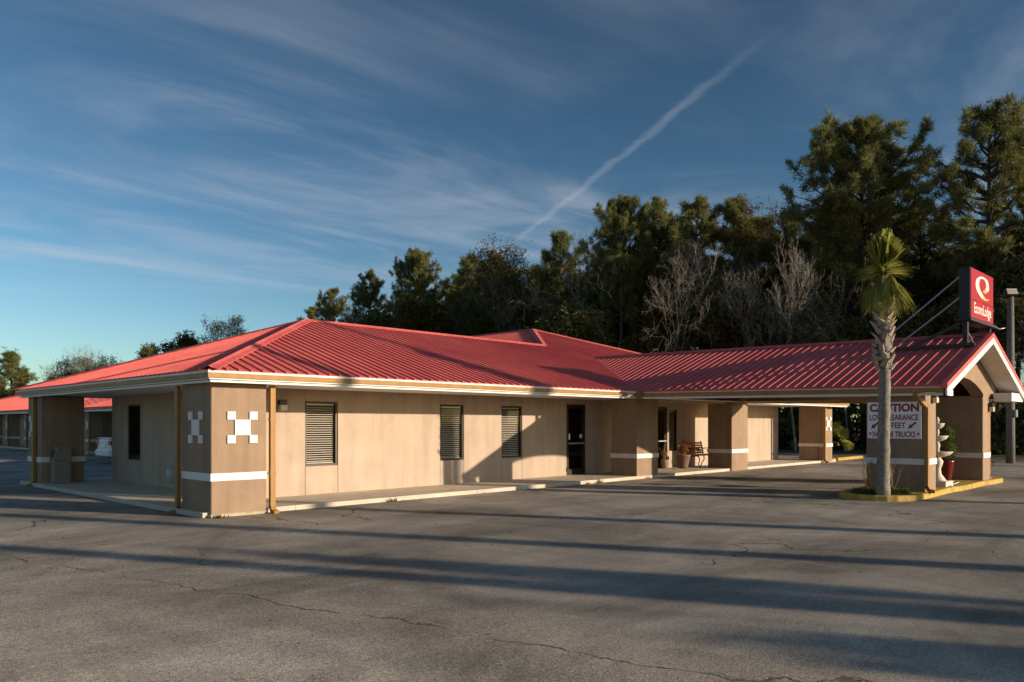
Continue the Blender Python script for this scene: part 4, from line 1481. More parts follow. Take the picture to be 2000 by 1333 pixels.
# ------------------------------------------------------------------ fountain, topiary, hose
ft = empty('fountain', (14.55, -7.55, gz(15) + .115), 'white tiered garden fountain behind the signed pier', 'fountain')
m = MB(); m.bbox(-.27, .27, -.27, .27, 0, .14, .012); child('plinth', m.mesh('plinth', 'fountain_stone'), ft)
m = MB(); m.lathe([(.20, .14), (.16, .20), (.09, .30), (.075, .42), (.11, .52), (.13, .60), (.07, .70), (.06, .72)], 20); child('pedestal', m.mesh('pedestal', 'fountain_stone', True), ft)
for z, r in ((.70, .34), (1.08, .24), (1.38, .16)):
    m = MB(); m.lathe([(.05, z), (r * .45, z + .015), (r * .8, z + .06), (r * .97, z + .12), (r, z + .14), (r * .93, z + .14), (r * .7, z + .08), (.03, z + .06)], 24)
    child('basin', m.mesh('basin', 'fountain_stone', True), ft)
m = MB()
m.lathe([(.05, .76), (.045, .9), (.065, .98), (.04, 1.08)], 14); m.lathe([(.04, 1.14), (.035, 1.25), (.05, 1.3), (.03, 1.39)], 14)
m.lathe([(.03, 1.45), (.025, 1.52), (.045, 1.56), (.05, 1.60), (.03, 1.65), (.008, 1.68)], 14)
child('column', m.mesh('column', 'fountain_stone', True), ft)

tp = empty('potted_topiary', (16.70, -7.12, gz(16.4) + .115), 'double ball topiary in a glossy red pot by the fountain', 'potted plant')
m = MB(); m.lathe([(.13, 0), (.15, .06), (.19, .30), (.225, .50), (.235, .55), (.205, .55), (.19, .50)], 22); child('pot', m.mesh('pot', 'red_glaze', True), tp)
m = MB(); m.tube([(0, 0, .45), (0, 0, 1.4)], .02, 6); child('stem', m.mesh('stem', 'pine_bark'), tp)


def leaf_ball(c, r, n, seed, s):
    rg = np.random.default_rng(seed)
    d = rg.normal(size=(n, 3)); d /= np.linalg.norm(d, axis=1)[:, None]
    rr = r * (1 - .22 * rg.random(n) ** 2); C = np.asarray(c) + d * rr[:, None]
    u = rg.normal(size=(n, 3)); u -= d * (u * d).sum(1)[:, None] * .6; u /= np.linalg.norm(u, axis=1)[:, None]
    w = np.cross(d, u); w /= np.linalg.norm(w, axis=1)[:, None]
    k = s * rg.uniform(.6, 1.3, n)[:, None]
    V = np.stack([C - u * k, C + w * k * .6 + d * k * .3, C + u * k + d * k * .4, C - w * k * .6 + d * k * .3], 1).reshape(-1, 3)
    F = np.arange(n * 4).reshape(-1, 4)
    return V, F


for zz, rr in ((.78, .27), (1.22, .22)):
    V_, F_ = leaf_ball((0, 0, zz), rr, 900, int(zz * 100), .028)
    child('leaf_ball', np_mesh('leaf_ball', V_, F_, 'topiary_green'), tp)

hp = []
for k in range(40):
    t = k / 39
    hp.append((14.4 + 2.0 * t + .12 * math.sin(t * 9), -7.90 + .22 * math.sin(t * math.pi) * (1 - t) + .45 * t * t, gz(15) + .122 + .012))
for k in range(14):
    t = k / 13
    hp.append((16.4 - 1.2 * t, -7.42 + .10 * math.sin(t * 3), gz(15) + .134))
m = MB(); m.tube(hp, .014, 6)
tag(m.build('garden_hose', 'hose', None, True), 'pale garden hose lying on the yellow kerb island', 'hose')

# ------------------------------------------------------------------ bench, planters, bins
bench = empty('park_bench', (18.55, 1.32, gz(18.5) + SL), 'wooden slatted bench with curled iron arms before the lit wall', 'bench')
BL = 1.22
for i in range(6):
    y = -.22 + i * .078
    m = MB(); m.bbox(-BL / 2, BL / 2, y - .03, y + .03, .415 - .012 * math.sin(i), .44 - .012 * math.sin(i), .006); child('seat_slat', m.mesh('seat_slat', 'bench_wood'), bench)
for i in range(5):
    z = .50 + i * .085; y = .25 + (z - .45) * .22
    m = MB(); m.bbox(-BL / 2, BL / 2, y - .012, y + .012, z - .033, z + .033, .006); child('back_slat', m.mesh('back_slat', 'bench_wood'), bench)
for sx in (-1, 1):
    x = sx * (BL / 2 - .03)
    m = MB()
    m.tube([(x, .27, .40), (x, .30, .60), (x, .38, .92)], [.02, .02, .016], 8)
    m.tube([(x, -.26, .40), (x, 0, .405), (x, .27, .40)], .018, 8)
    c = child('end_frame', m.mesh('end_frame', 'bench_iron', True), bench)
    for pts in ([(x, -.24, .41), (x, -.30, .28), (x, -.25, .14), (x, -.31, 0)], [(x, .24, .40), (x, .22, .25), (x, .31, .12), (x, .36, 0)]):
        m = MB(); m.tube(pts, [.02, .018, .017, .022], 8); child('leg', m.mesh('leg', 'bench_iron', True), bench)
    arm = [(x, .32, .64), (x, .1, .66), (x, -.15, .665), (x, -.30, .645), (x, -.335, .60), (x, -.30, .555), (x, -.255, .575), (x, -.265, .61)]
    m = MB(); m.tube(arm, .015, 8); m.tube([(x, -.24, .64), (x, -.18, .55), (x, -.24, .44)], .012, 8); child('arm', m.mesh('arm', 'bench_iron', True), bench)

pl = empty('planter', (17.35, 1.30, gz(17.3) + SL), 'brown ribbed flowerpot with a dried plant beside the bench', 'planter')
m = MB(); m.lathe([(.15, 0), (.165, .05), (.205, .22), (.235, .34), (.245, .36), (.24, .40), (.255, .41), (.26, .47), (.235, .47), (.21, .40)], 24); child('pot', m.mesh('pot', 'terracotta_brown', True), pl)
m = MB(); m.lathe([(.21, .40), (.05, .42)], 20); child('soil', m.mesh('soil', 'forest_floor'), pl)
stalk_plant('plant', (0, 0, .42), 16, .46, .22, 31, '', nl=14, ls=.06, parent=pl)
pl2 = empty('planter', (16.85, 1.72, gz(16.8) + SL), 'small planter with spindly dry stems beside the entrance door', 'planter')
m = MB(); m.lathe([(.11, 0), (.15, .28), (.16, .30), (.14, .30)], 20); child('pot', m.mesh('pot', 'bin_concrete', True), pl2)
stalk_plant('plant', (0, 0, .28), 8, .55, .14, 32, '', nl=8, ls=.04, parent=pl2)

bn = empty('litter_bin', (14.75, 1.45, gz(14.7) + SL), 'grey cylinder litter bin half hidden behind a canopy pillar', 'bin')
m = MB(); m.lathe([(.20, 0), (.22, .04), (.22, .40), (.235, .42), (.235, .46), (.20, .47)], 22); child('body', m.mesh('body', 'bin_concrete', True), bn)
m = MB(); m.lathe([(.20, .47), (.19, .52), (.10, .56), (.02, .57)], 22); child('lid', m.mesh('lid', 'black_plastic', True), bn)

lb_ = empty('litter_bin', (.40, 9.86, SL), 'square concrete litter bin with sloping top by the far porch pillar', 'bin')
m = MB(); m.bbox(-.27, .27, -.27, .27, 0, .62, .03); child('body', m.mesh('body', 'bin_concrete'), lb_)
m = MB(); m.prism([(-.29, .62), (.29, .62), (.22, .95), (-.16, .98)], 'y', -.28, .28); child('hood', m.mesh('hood', 'bin_concrete'), lb_)
m = MB(); m.prism([(-.275, .68), (-.225, .68), (-.17, .88), (-.215, .88)], 'y', -.16, .16); child('flap', m.mesh('flap', 'black_plastic'), lb_)
lb_.scale = (.78, .72, 1.0)

# ------------------------------------------------------------------ background room wings
def room_wing(name, xw, y0, y1, label, doors_at, wins_at, hip=True, depth=9.0):
    """single-storey wing whose shaded front faces -X, with pillars along the eave"""
    z0 = gz(xw)
    b = empty(name, (xw + 3, (y0 + y1) / 2, z0), label, 'building')
    xe = xw - 1.7
    m = MB(); m.box(xw, xw + depth - 2, y0 + .9, y1 - .9, z0, z0 + 2.45); m.build('wall', 'wall_stucco', b)
    m = MB(); m.box(xe + .1, xw + .02, y0, y1, z0 - .05, z0 + .10); m.build('walkway', 'concrete', b)
    m = MB(); m.box(xe + .12, xw + .3, y0 + .02, y1 - .02, z0 + 2.44, z0 + 2.46); m.build('soffit', 'soffit', b)
    ze = z0 + 2.60; xr = xe + depth / 2 + .9; zr = ze + .33 * (xr - xe); xb = 2 * xr - xe
    hy = (xr - xe) if hip else 0.0
    yl, yh = y0 - .3, y1 + .3
    roof_plane([(xe, yl, ze), (xr, yl + hy, zr), (xr, yh - hy, zr), (xe, yh, ze)], (0, 1, 0), b, pitch=.46)
    MB().slab([(xb, yl, ze), (xb, yh, ze), (xr, yh - hy, zr), (xr, yl + hy, zr)], 0, .03).build('roof_plane', 'red_metal', b)
    if hip:
        roof_plane([(xb, yl, ze), (xr, yl + hy, zr), (xe, yl, ze)], (1, 0, 0), b, pitch=.46)
        MB().slab([(xe, yh, ze), (xr, yh - hy, zr), (xb, yh, ze)], 0, .03).build('roof_plane', 'red_metal', b)
    cap((xr, yl + hy, zr), (xr, yh - hy, zr), (-.95, 0, -.31), (.95, 0, -.31), b)
    m = MB(); m.box(xe - .01, xe + .09, yl, yh, ze - .14, ze - .05); m.build('gutter', 'gutter_tan', b)
    m = MB(); m.box(xe + .03, xe + .10, yl + .05, yh - .05, ze - .24, ze - .142); m.build('fascia', 'white_trim', b)
    m = MB(); m.box(xe + .03, xb - .03, yl - .01, yl + .08, ze - .24, ze - .04); m.build('fascia', 'white_trim', b)
    y = y1 - .6
    while y > y0 + .3:
        p = pillar(b, xe + .22, xe + .92, y - .35, y + .35, z0 + 2.42, z0, emblem=(('left', y),), foot=False)
        m = MB(); m.bar((xe + .16, y - .42, ze - .2), (xe + .16, y - .42, z0 + .05), .09, .07, (1, 0, 0)); m.build('downspout', 'gutter_tan', b)
        y -= 4.6
    for yd in doors_at:
        d = MB().box(xw - .045, xw - .002, yd - .50, yd + .50, z0 + .10, z0 + 2.16).build('door', 'door_tan', b)
        m = MB()
        for s in (-1, 1):
            m.box(xw - .06, xw - .003, yd + s * .56 - .055, yd + s * .56 + .055, z0 + .10, z0 + 2.28)
        m.box(xw - .06, xw - .003, yd - .5, yd + .5, z0 + 2.165, z0 + 2.28)
        m.build('door_frame', 'white_trim', d)
        MB().box(xw - .09, xw - .046, yd - .42, yd - .36, z0 + 1.0, z0 + 1.08).build('handle', 'galvanised', d)
    for yw, blind in wins_at:
        w = MB()
        for s in (-1, 1):
            w.box(xw - .05, xw - .002, yw + s * .62 - .03, yw + s * .62 + .03, z0 + .65, z0 + 2.2)
        w.box(xw - .05, xw - .002, yw - .59, yw + .59, z0 + .65, z0 + .72); w.box(xw - .05, xw - .002, yw - .59, yw + .59, z0 + 2.13, z0 + 2.2)
        w = w.build('window', 'bronze_frame', b)
        MB().box(xw - .03, xw - .02, yw - .59, yw + .59, z0 + .72, z0 + 2.13).build('pane', 'window_dark', w)
        l = MB().bbox(xw - .12, xw - .002, yw - 1.12, yw - .94, z0 + 1.8, z0 + 2.05, .01).build('wall_lamp', 'lamp_lens', b)
    return b


simple('window_dark', (0.05, 0.045, 0.03), 0.06, 0.2, 2)
room_wing('room_wing', 10.55, 18.0, 36.1, 'red roofed room wing behind the parked white car', (34.2, 27.5, 22.0), ((32.2, 0), (25.6, 0)))
room_wing('room_wing', 10.0, 36.9, 74.0, 'farther red roofed room wing at the back of the lot', (47.2, 53.6, 56.6, 63), ((50.2, 0), (59.5, 0)))


def wheel_stop(x, y, label):
    o = MB().prism([(-.08, 0), (.08, 0), (.055, .12), (-.055, .12)], 'y', -.9, .9).mesh('wheel_stop', 'yellow_paint')
    e = link('wheel_stop', o); e.location = (x, y, gz(x))
    tag(e, label, 'wheel stop', 'yellow wheel stops before the room wings')


wheel_stop(8.45, 34.2, 'yellow wheel stop just behind the parked white car')
wheel_stop(9.35, 47.0, 'nearer of two yellow wheel stops before the far room wing')
wheel_stop(9.5, 51.2, 'farther of two yellow wheel stops before the far room wing')

# ------------------------------------------------------------------ parked white sedan (nose towards +X)
car = empty('parked_car', (5.45, 21.95, gz(7)), 'white sedan parked tail-out by the room wing', 'car')


def car_body():
    st = [  # x, half width, sill z, shoulder z, deck z
        (0.00, .70, .42, .72, .93), (.06, .80, .30, .80, 1.02), (.30, .88, .24, .86, 1.06), (.80, .91, .22, .88, 1.05), (1.5, .915, .22, .88, .98),
        (2.4, .915, .22, .87, .95), (3.3, .91, .22, .84, .93), (3.9, .89, .24, .78, .86), (4.4, .82, .28, .68, .74), (4.72, .66, .36, .58, .62)]
    V = []; F = []
    for x, hw, s, sh, dk in st:
        V += [(x, -hw * .92, s), (x, -hw, (s + sh) / 2), (x, -hw * .97, sh), (x, -hw * .80, dk), (x, 0, dk + .02), (x, hw * .80, dk), (x, hw * .97, sh), (x, hw, (s + sh) / 2), (x, hw * .92, s)]
    n = 9
    for i in range(len(st) - 1):
        for k in range(n - 1):
            F.append((i * n + k, i * n + k + 1, (i + 1) * n + k + 1, (i + 1) * n + k))
        F.append((i * n + n - 1, i * n, (i + 1) * n, (i + 1) * n + n - 1))
    F.append(tuple(range(n))); F.append(tuple(range((len(st) - 1) * n, len(st) * n))[::-1])
    m = MB(); m.add(V, F); return m


child('body', car_body().mesh('body', 'car_paint', False), car)
m = MB()
top = [(1.55, .62, 1.42), (2.0, .66, 1.46), (2.6, .64, 1.43)]; low = [(.62, .74, 1.05), (2.0, .80, .97), (3.55, .76, .91)]
m.add([(p[0], -p[1], p[2]) for p in low] + [(p[0], -p[1], p[2]) for p in top] + [(p[0], p[1], p[2]) for p in low] + [(p[0], p[1], p[2]) for p in top],
      [(0, 1, 4, 3), (1, 2, 5, 4), (6, 9, 10, 7), (7, 10, 11, 8), (0, 3, 9, 6), (2, 8, 11, 5)])
child('cabin_glass', m.mesh('cabin_glass', 'window_dark'), car)
m = MB(); m.add([(p[0] + dx, sgn * p[1] * .99, p[2] + dz) for sgn in (-1, 1) for dz in (.0, .03) for p, dx in zip(top, (-.02, 0, .02))],
                [(0, 1, 4, 3), (1, 2, 5, 4), (6, 9, 10, 7), (7, 10, 11, 8), (3, 4, 10, 9), (4, 5, 11, 10), (0, 3, 9, 6), (2, 8, 11, 5)])
for sgn in (-1, 1):
    for a, b in ((low[0], top[0]), (low[2], top[2]), (low[1], top[1])):
        m.bar((a[0], sgn * a[1] * 1.005, a[2]), (b[0], sgn * b[1] * 1.005, b[2]), .07, .04)
child('roof', m.mesh('roof', 'car_paint'), car)
for x in (.98, 3.72):
    for s in (-1, 1):
        m = MB(); m.tube([(0, -.11, 0), (0, .11, 0)], .325, 22)
        w = child('wheel', m.mesh('wheel', 'rubber', False), car); w.location = (x, s * .80, .325)
        m = MB(); m.tube([(0, s * .112, 0), (0, s * .125, 0)], .20, 16); child('rim', m.mesh('rim', 'chrome'), w)
for s in (-1, 1):
    m = MB(); m.bbox(-.012, .22, s * .70 - .16, s * .70 + .155, .78, .97, .02); child('tail_light', m.mesh('tail_light', 'tail_red'), car)
m = MB(); m.bbox(-.06, .10, -.82, .82, .30, .58, .05); child('bumper', m.mesh('bumper', 'car_paint'), car)
m = MB(); m.bbox(-.062, .05, -.72, .72, .235, .30, .01); child('diffuser', m.mesh('diffuser', 'black_plastic'), car)
m = MB(); m.bbox(-.02, .0, -.26, .26, .68, .83, .006); child('number_plate', m.mesh('number_plate', 'sign_white'), car)
m = MB(); m.bbox(-.025, .02, -.52, .52, .86, .885, .006); child('trim_strip', m.mesh('trim_strip', 'chrome'), car)
m = MB(); m.bbox(.02, .30, -.78, .78, 1.045, 1.075, .01); child('boot_lip', m.mesh('boot_lip', 'car_paint'), car)


# ------------------------------------------------------------------ trees
def tube_arrays(segs, sides):
    """segs: list of (p, q, r0, r1) -> triangles-as-quads arrays"""
    n = len(segs)
    P = np.array([s[0] for s in segs]); Q = np.array([s[1] for s in segs]); r0 = np.array([s[2] for s in segs]); r1 = np.array([s[3] for s in segs])
    T = Q - P; T /= np.maximum(np.linalg.norm(T, axis=1), 1e-6)[:, None]
    ref = np.where(np.abs(T[:, 2:3]) < .9, np.array([[0, 0, 1.0]]), np.array([[1.0, 0, 0]]))
    U = np.cross(T, ref); U /= np.linalg.norm(U, axis=1)[:, None]; Wv = np.cross(T, U)
    V = np.empty((n, 2 * sides, 3))
    for k in range(sides):
        a = 2 * math.pi * k / sides
        dvec = U * math.cos(a) + Wv * math.sin(a)
        V[:, k] = P + dvec * r0[:, None]; V[:, sides + k] = Q + dvec * r1[:, None]
    F = []
    base = np.arange(n)[:, None] * (2 * sides)
    for k in range(sides):
        F.append(base + np.array([k, (k + 1) % sides, sides + (k + 1) % sides, sides + k]))
    return V.reshape(-1, 3), np.concatenate(F, 0)


def join(parts):
    Vs = []; Fs = []; o = 0
    for V, F in parts:
        Vs.append(V); Fs.append(np.asarray(F) + o); o += len(V)
    return np.concatenate(Vs), np.concatenate(Fs)


def tufts(C, D, n, L_, w, rg, spread=1.0):
    """needle / leaf sprays: n thin blades at every centre C, biased along D"""
    m = len(C)
    d = rg.normal(size=(m, n, 3)) * spread + D[:, None, :]
    d /= np.linalg.norm(d, axis=2)[..., None]
    s = rg.normal(size=(m, n, 3)); s = np.cross(d, s); s /= np.linalg.norm(s, axis=2)[..., None]
    ll = L_ * rg.uniform(.6, 1.2, size=(m, n, 1))
    c = C[:, None, :] + d * .05
    V = np.stack([c - s * w * .5, c + s * w * .5, c + d * ll * .6 + s * w, c + d * ll], 2).reshape(-1, 3)
    F = np.arange(m * n * 4).reshape(-1, 4)
    return V, F


def make_pine(seed, H, base, rad, ntier, dens=1.0, top_flat=.6):
    """loblolly style pine: bare bole, irregular layered crown"""
    rg = np.random.default_rng(seed)
    segs_big = []; segs = []
    K = 12
    sway = rg.normal(0, .018 * H, 2)
    axis = lambda t: np.array([sway[0] * t * t, sway[1] * t * t, H * t])
    r_at = lambda t: .022 * H * .55 * (1 - t) ** .8 + .03
    for k in range(K):
        segs_big.append((axis(k / K), axis((k + 1) / K), r_at(k / K), r_at((k + 1) / K)))
    C = []; D = []
    for i in range(ntier):
        u = (i + rg.uniform(0, 1)) / ntier
        t = base + (1 - base) * u * .985
        prof = (math.sin(math.pi * min(1, (u * .86 + .14))) ** .75) if u < .55 else (1 - ((u - .55) / .45) ** 1.6 * (1 - .18 * top_flat))
        nb = rg.integers(2, 5)
        for b in range(nb):
            if rg.random() < .18:
                continue
            a = rg.uniform(0, 2 * math.pi)
            Lb = rad * prof * rg.uniform(.55, 1.15)
            if Lb < .3:
                Lb = .3
            o = axis(t); el = rg.uniform(-.05, .35) + .55 * u
            dirv = np.array([math.cos(a) * math.cos(el), math.sin(a) * math.cos(el), math.sin(el)])
            p = o; nseg = 4; r = .02 + .020 * Lb
            for s_ in range(nseg):
                nd = dirv + rg.normal(0, .16, 3) + np.array([0, 0, .10 * s_])
                nd /= np.linalg.norm(nd)
                q = p + nd * Lb / nseg
                segs.append((p, q, r * (1 - s_ / nseg) + .012, r * (1 - (s_ + 1) / nseg) + .010))
                if s_ >= 1:
                    for w_ in range(rg.integers(2, 4)):
                        sd = nd + rg.normal(0, .75, 3) + np.array([0, 0, .25]); sd /= np.linalg.norm(sd)
                        e = p + (q - p) * rg.uniform(.2, 1) ; l2 = Lb * rg.uniform(.16, .34)
                        f = e + sd * l2
                        segs.append((e, f, .014, .008))
                        m = max(2, int(4 * dens * l2 / .45))
                        for j in range(m):
                            C.append(e + sd * l2 * rg.uniform(.35, 1.08) + rg.normal(0, .10, 3)); D.append(sd + np.array([0, 0, .5]))
                p = q
            for j in range(int(3 * dens)):
                C.append(p + rg.normal(0, .14, 3)); D.append(nd + np.array([0, 0, .6]))
    for j in range(10):
        C.append(axis(1.0) + rg.normal(0, .25, 3) - np.array([0, 0, .2])); D.append(np.array([0, 0, 1.0]))
    for i in range(5):                                  # a few dead stubs on the bole
        t = rg.uniform(base * .45, base); a = rg.uniform(0, 6.28); L_ = rg.uniform(.4, 1.2)
        segs.append((axis(t), axis(t) + np.array([math.cos(a) * L_, math.sin(a) * L_, rg.uniform(-.2, .3)]), .03, .01))
    C = np.array(C); D = np.array(D)
    tr = join([tube_arrays(segs_big, 8), ])
    br = tube_arrays(segs, 4)
    lf = tufts(C, D * .9, 15, .38, .022, rg)
    return join([tr, br]), lf


def make_broad(seed, H, fork=.25, levels=5, spread=.55, leaves=0, leaf=.11, thin=1.0, up=.25):
    """forking hardwood; leaves = sprays per twig end (0 = winter bare)"""
    rg = np.random.default_rng(seed)
    segs_big = []; segs = []; tips = []

    def grow(p, d, L_, r, lev):
        n = 3 if lev < levels - 1 else 2
        q = p
        for i in range(n):
            d = d + rg.normal(0, .13, 3) + np.array([0, 0, up * .22]); d /= np.linalg.norm(d)
            e = q + d * L_ / n
            r2 = r * (1 - .18)
            (segs_big if lev < 2 else segs).append((q, e, r, r2))
            for rep_ in range(2 if lev >= 3 else 1):
                if lev >= 2 and rg.random() < .75:
                    sd = d + rg.normal(0, .7, 3); sd /= np.linalg.norm(sd)
                    f = e + sd * L_ * rg.uniform(.3, .6)
                    segs.append((e, f, r2 * .4, .004)); tips.append((f, sd))
            q, r = e, r2
        if lev >= levels:
            tips.append((q, d)); return
        nb = 2 if rg.random() < .55 else 3
        for b in range(nb):
            nd = d + rg.normal(0, spread, 3); nd[2] += up; nd /= np.linalg.norm(nd)
            grow(q, nd, L_ * rg.uniform(.66, .86), r * (.72 if nb == 2 else .62), lev + 1)
    L0 = H * fork
    grow(np.array([0, 0, 0.0]), np.array([rg.normal(0, .05), rg.normal(0, .05), 1.0]), L0, .0078 * H * thin, 0)
    allz = max(s[1][2] for s in segs)
    k = H / allz
    sc = np.array([1, 1, k])
    segs_big = [(a * sc, b * sc, r0, r1) for a, b, r0, r1 in segs_big]; segs = [(a * sc, b * sc, max(r0, .0065), max(r1, .004)) for a, b, r0, r1 in segs]
    tr = join([tube_arrays(segs_big, 7), tube_arrays(segs, 3)])
    lf = None
    if leaves:
        C = []; D = []
        for t, d in tips:
            for j in range(leaves):
                C.append(t * sc + rg.normal(0, .28, 3)); D.append(d)
        lf = tufts(np.array(C), np.array(D) * .4, 5, leaf * 1.6, leaf * .45, rg)
    return tr, lf


VAR = {}


def variant(key, tr, lf, bark, leafmat):
    VAR[key] = (tr, lf, np_mesh('trunk', tr[0], tr[1], bark), np_mesh('crown', lf[0], lf[1], leafmat) if lf is not None else None)


variant('pine_a', *make_pine(1, 20, .50, 4.3, 34, 1.5), 'pine_bark', 'pine_needles')
variant('pine_b', *make_pine(2, 20, .45, 3.6, 30, 1.2), 'pine_bark', 'pine_needles')
variant('pine_c', *make_pine(3, 19, .55, 2.7, 26, 1.4), 'pine_bark', 'pine_needles')
variant('pine_d', *make_pine(4, 19, .42, 2.9, 30, 1.3), 'pine_bark', 'pine_needles')
variant('pine_young', *make_pine(5, 9.6, .22, 2.0, 26, 1.0, .1), 'pine_bark', 'pine_needles')
variant('pine_shade', *make_pine(6, 21, .70, 2.2, 18, 1.0), 'pine_bark', 'pine_needles')
variant('bare_a', *make_broad(11, 15, .26, 6, .55, up=.16), 'pale_bark', None)
variant('bare_b', *make_broad(12, 13, .20, 6, .60, up=.14), 'pale_bark', None)
variant('bare_c', *make_broad(13, 12, .16, 6, .58, up=.18), 'pale_bark', None)
variant('russet_a', *make_broad(14, 17, .28, 6, .40, 3, .09), 'pale_bark', 'russet_leaves')
variant('russet_b', *make_broad(15, 15, .24, 6, .42, 3, .09), 'pale_bark', 'olive_leaves')
variant('leafy_a', *make_broad(16, 11, .18, 5, .55, 9, .16), 'pine_bark', 'dark_leaves')
variant('leafy_b', *make_broad(17, 12, .2, 5, .6, 8, .15), 'pine_bark', 'olive_leaves')
NOMH = dict(pine_a=20, pine_b=20, pine_c=19, pine_d=19, pine_young=9.6, pine_shade=21, bare_a=15, bare_b=13, bare_c=12, russet_a=17, russet_b=15, leafy_a=11, leafy_b=12)


def tree(name, key, x, y, h, label, cat, rz, group=None, wide=1.0):
    e = empty(name, (x, y, gz(x) - .02), label, cat, group, rz)
    s = h / NOMH[key]
    e.scale = (s * wide, s * wide, s)
    child('trunk', VAR[key][2], e)
    if VAR[key][3] is not None:
        child('crown', VAR[key][3], e)
    return e


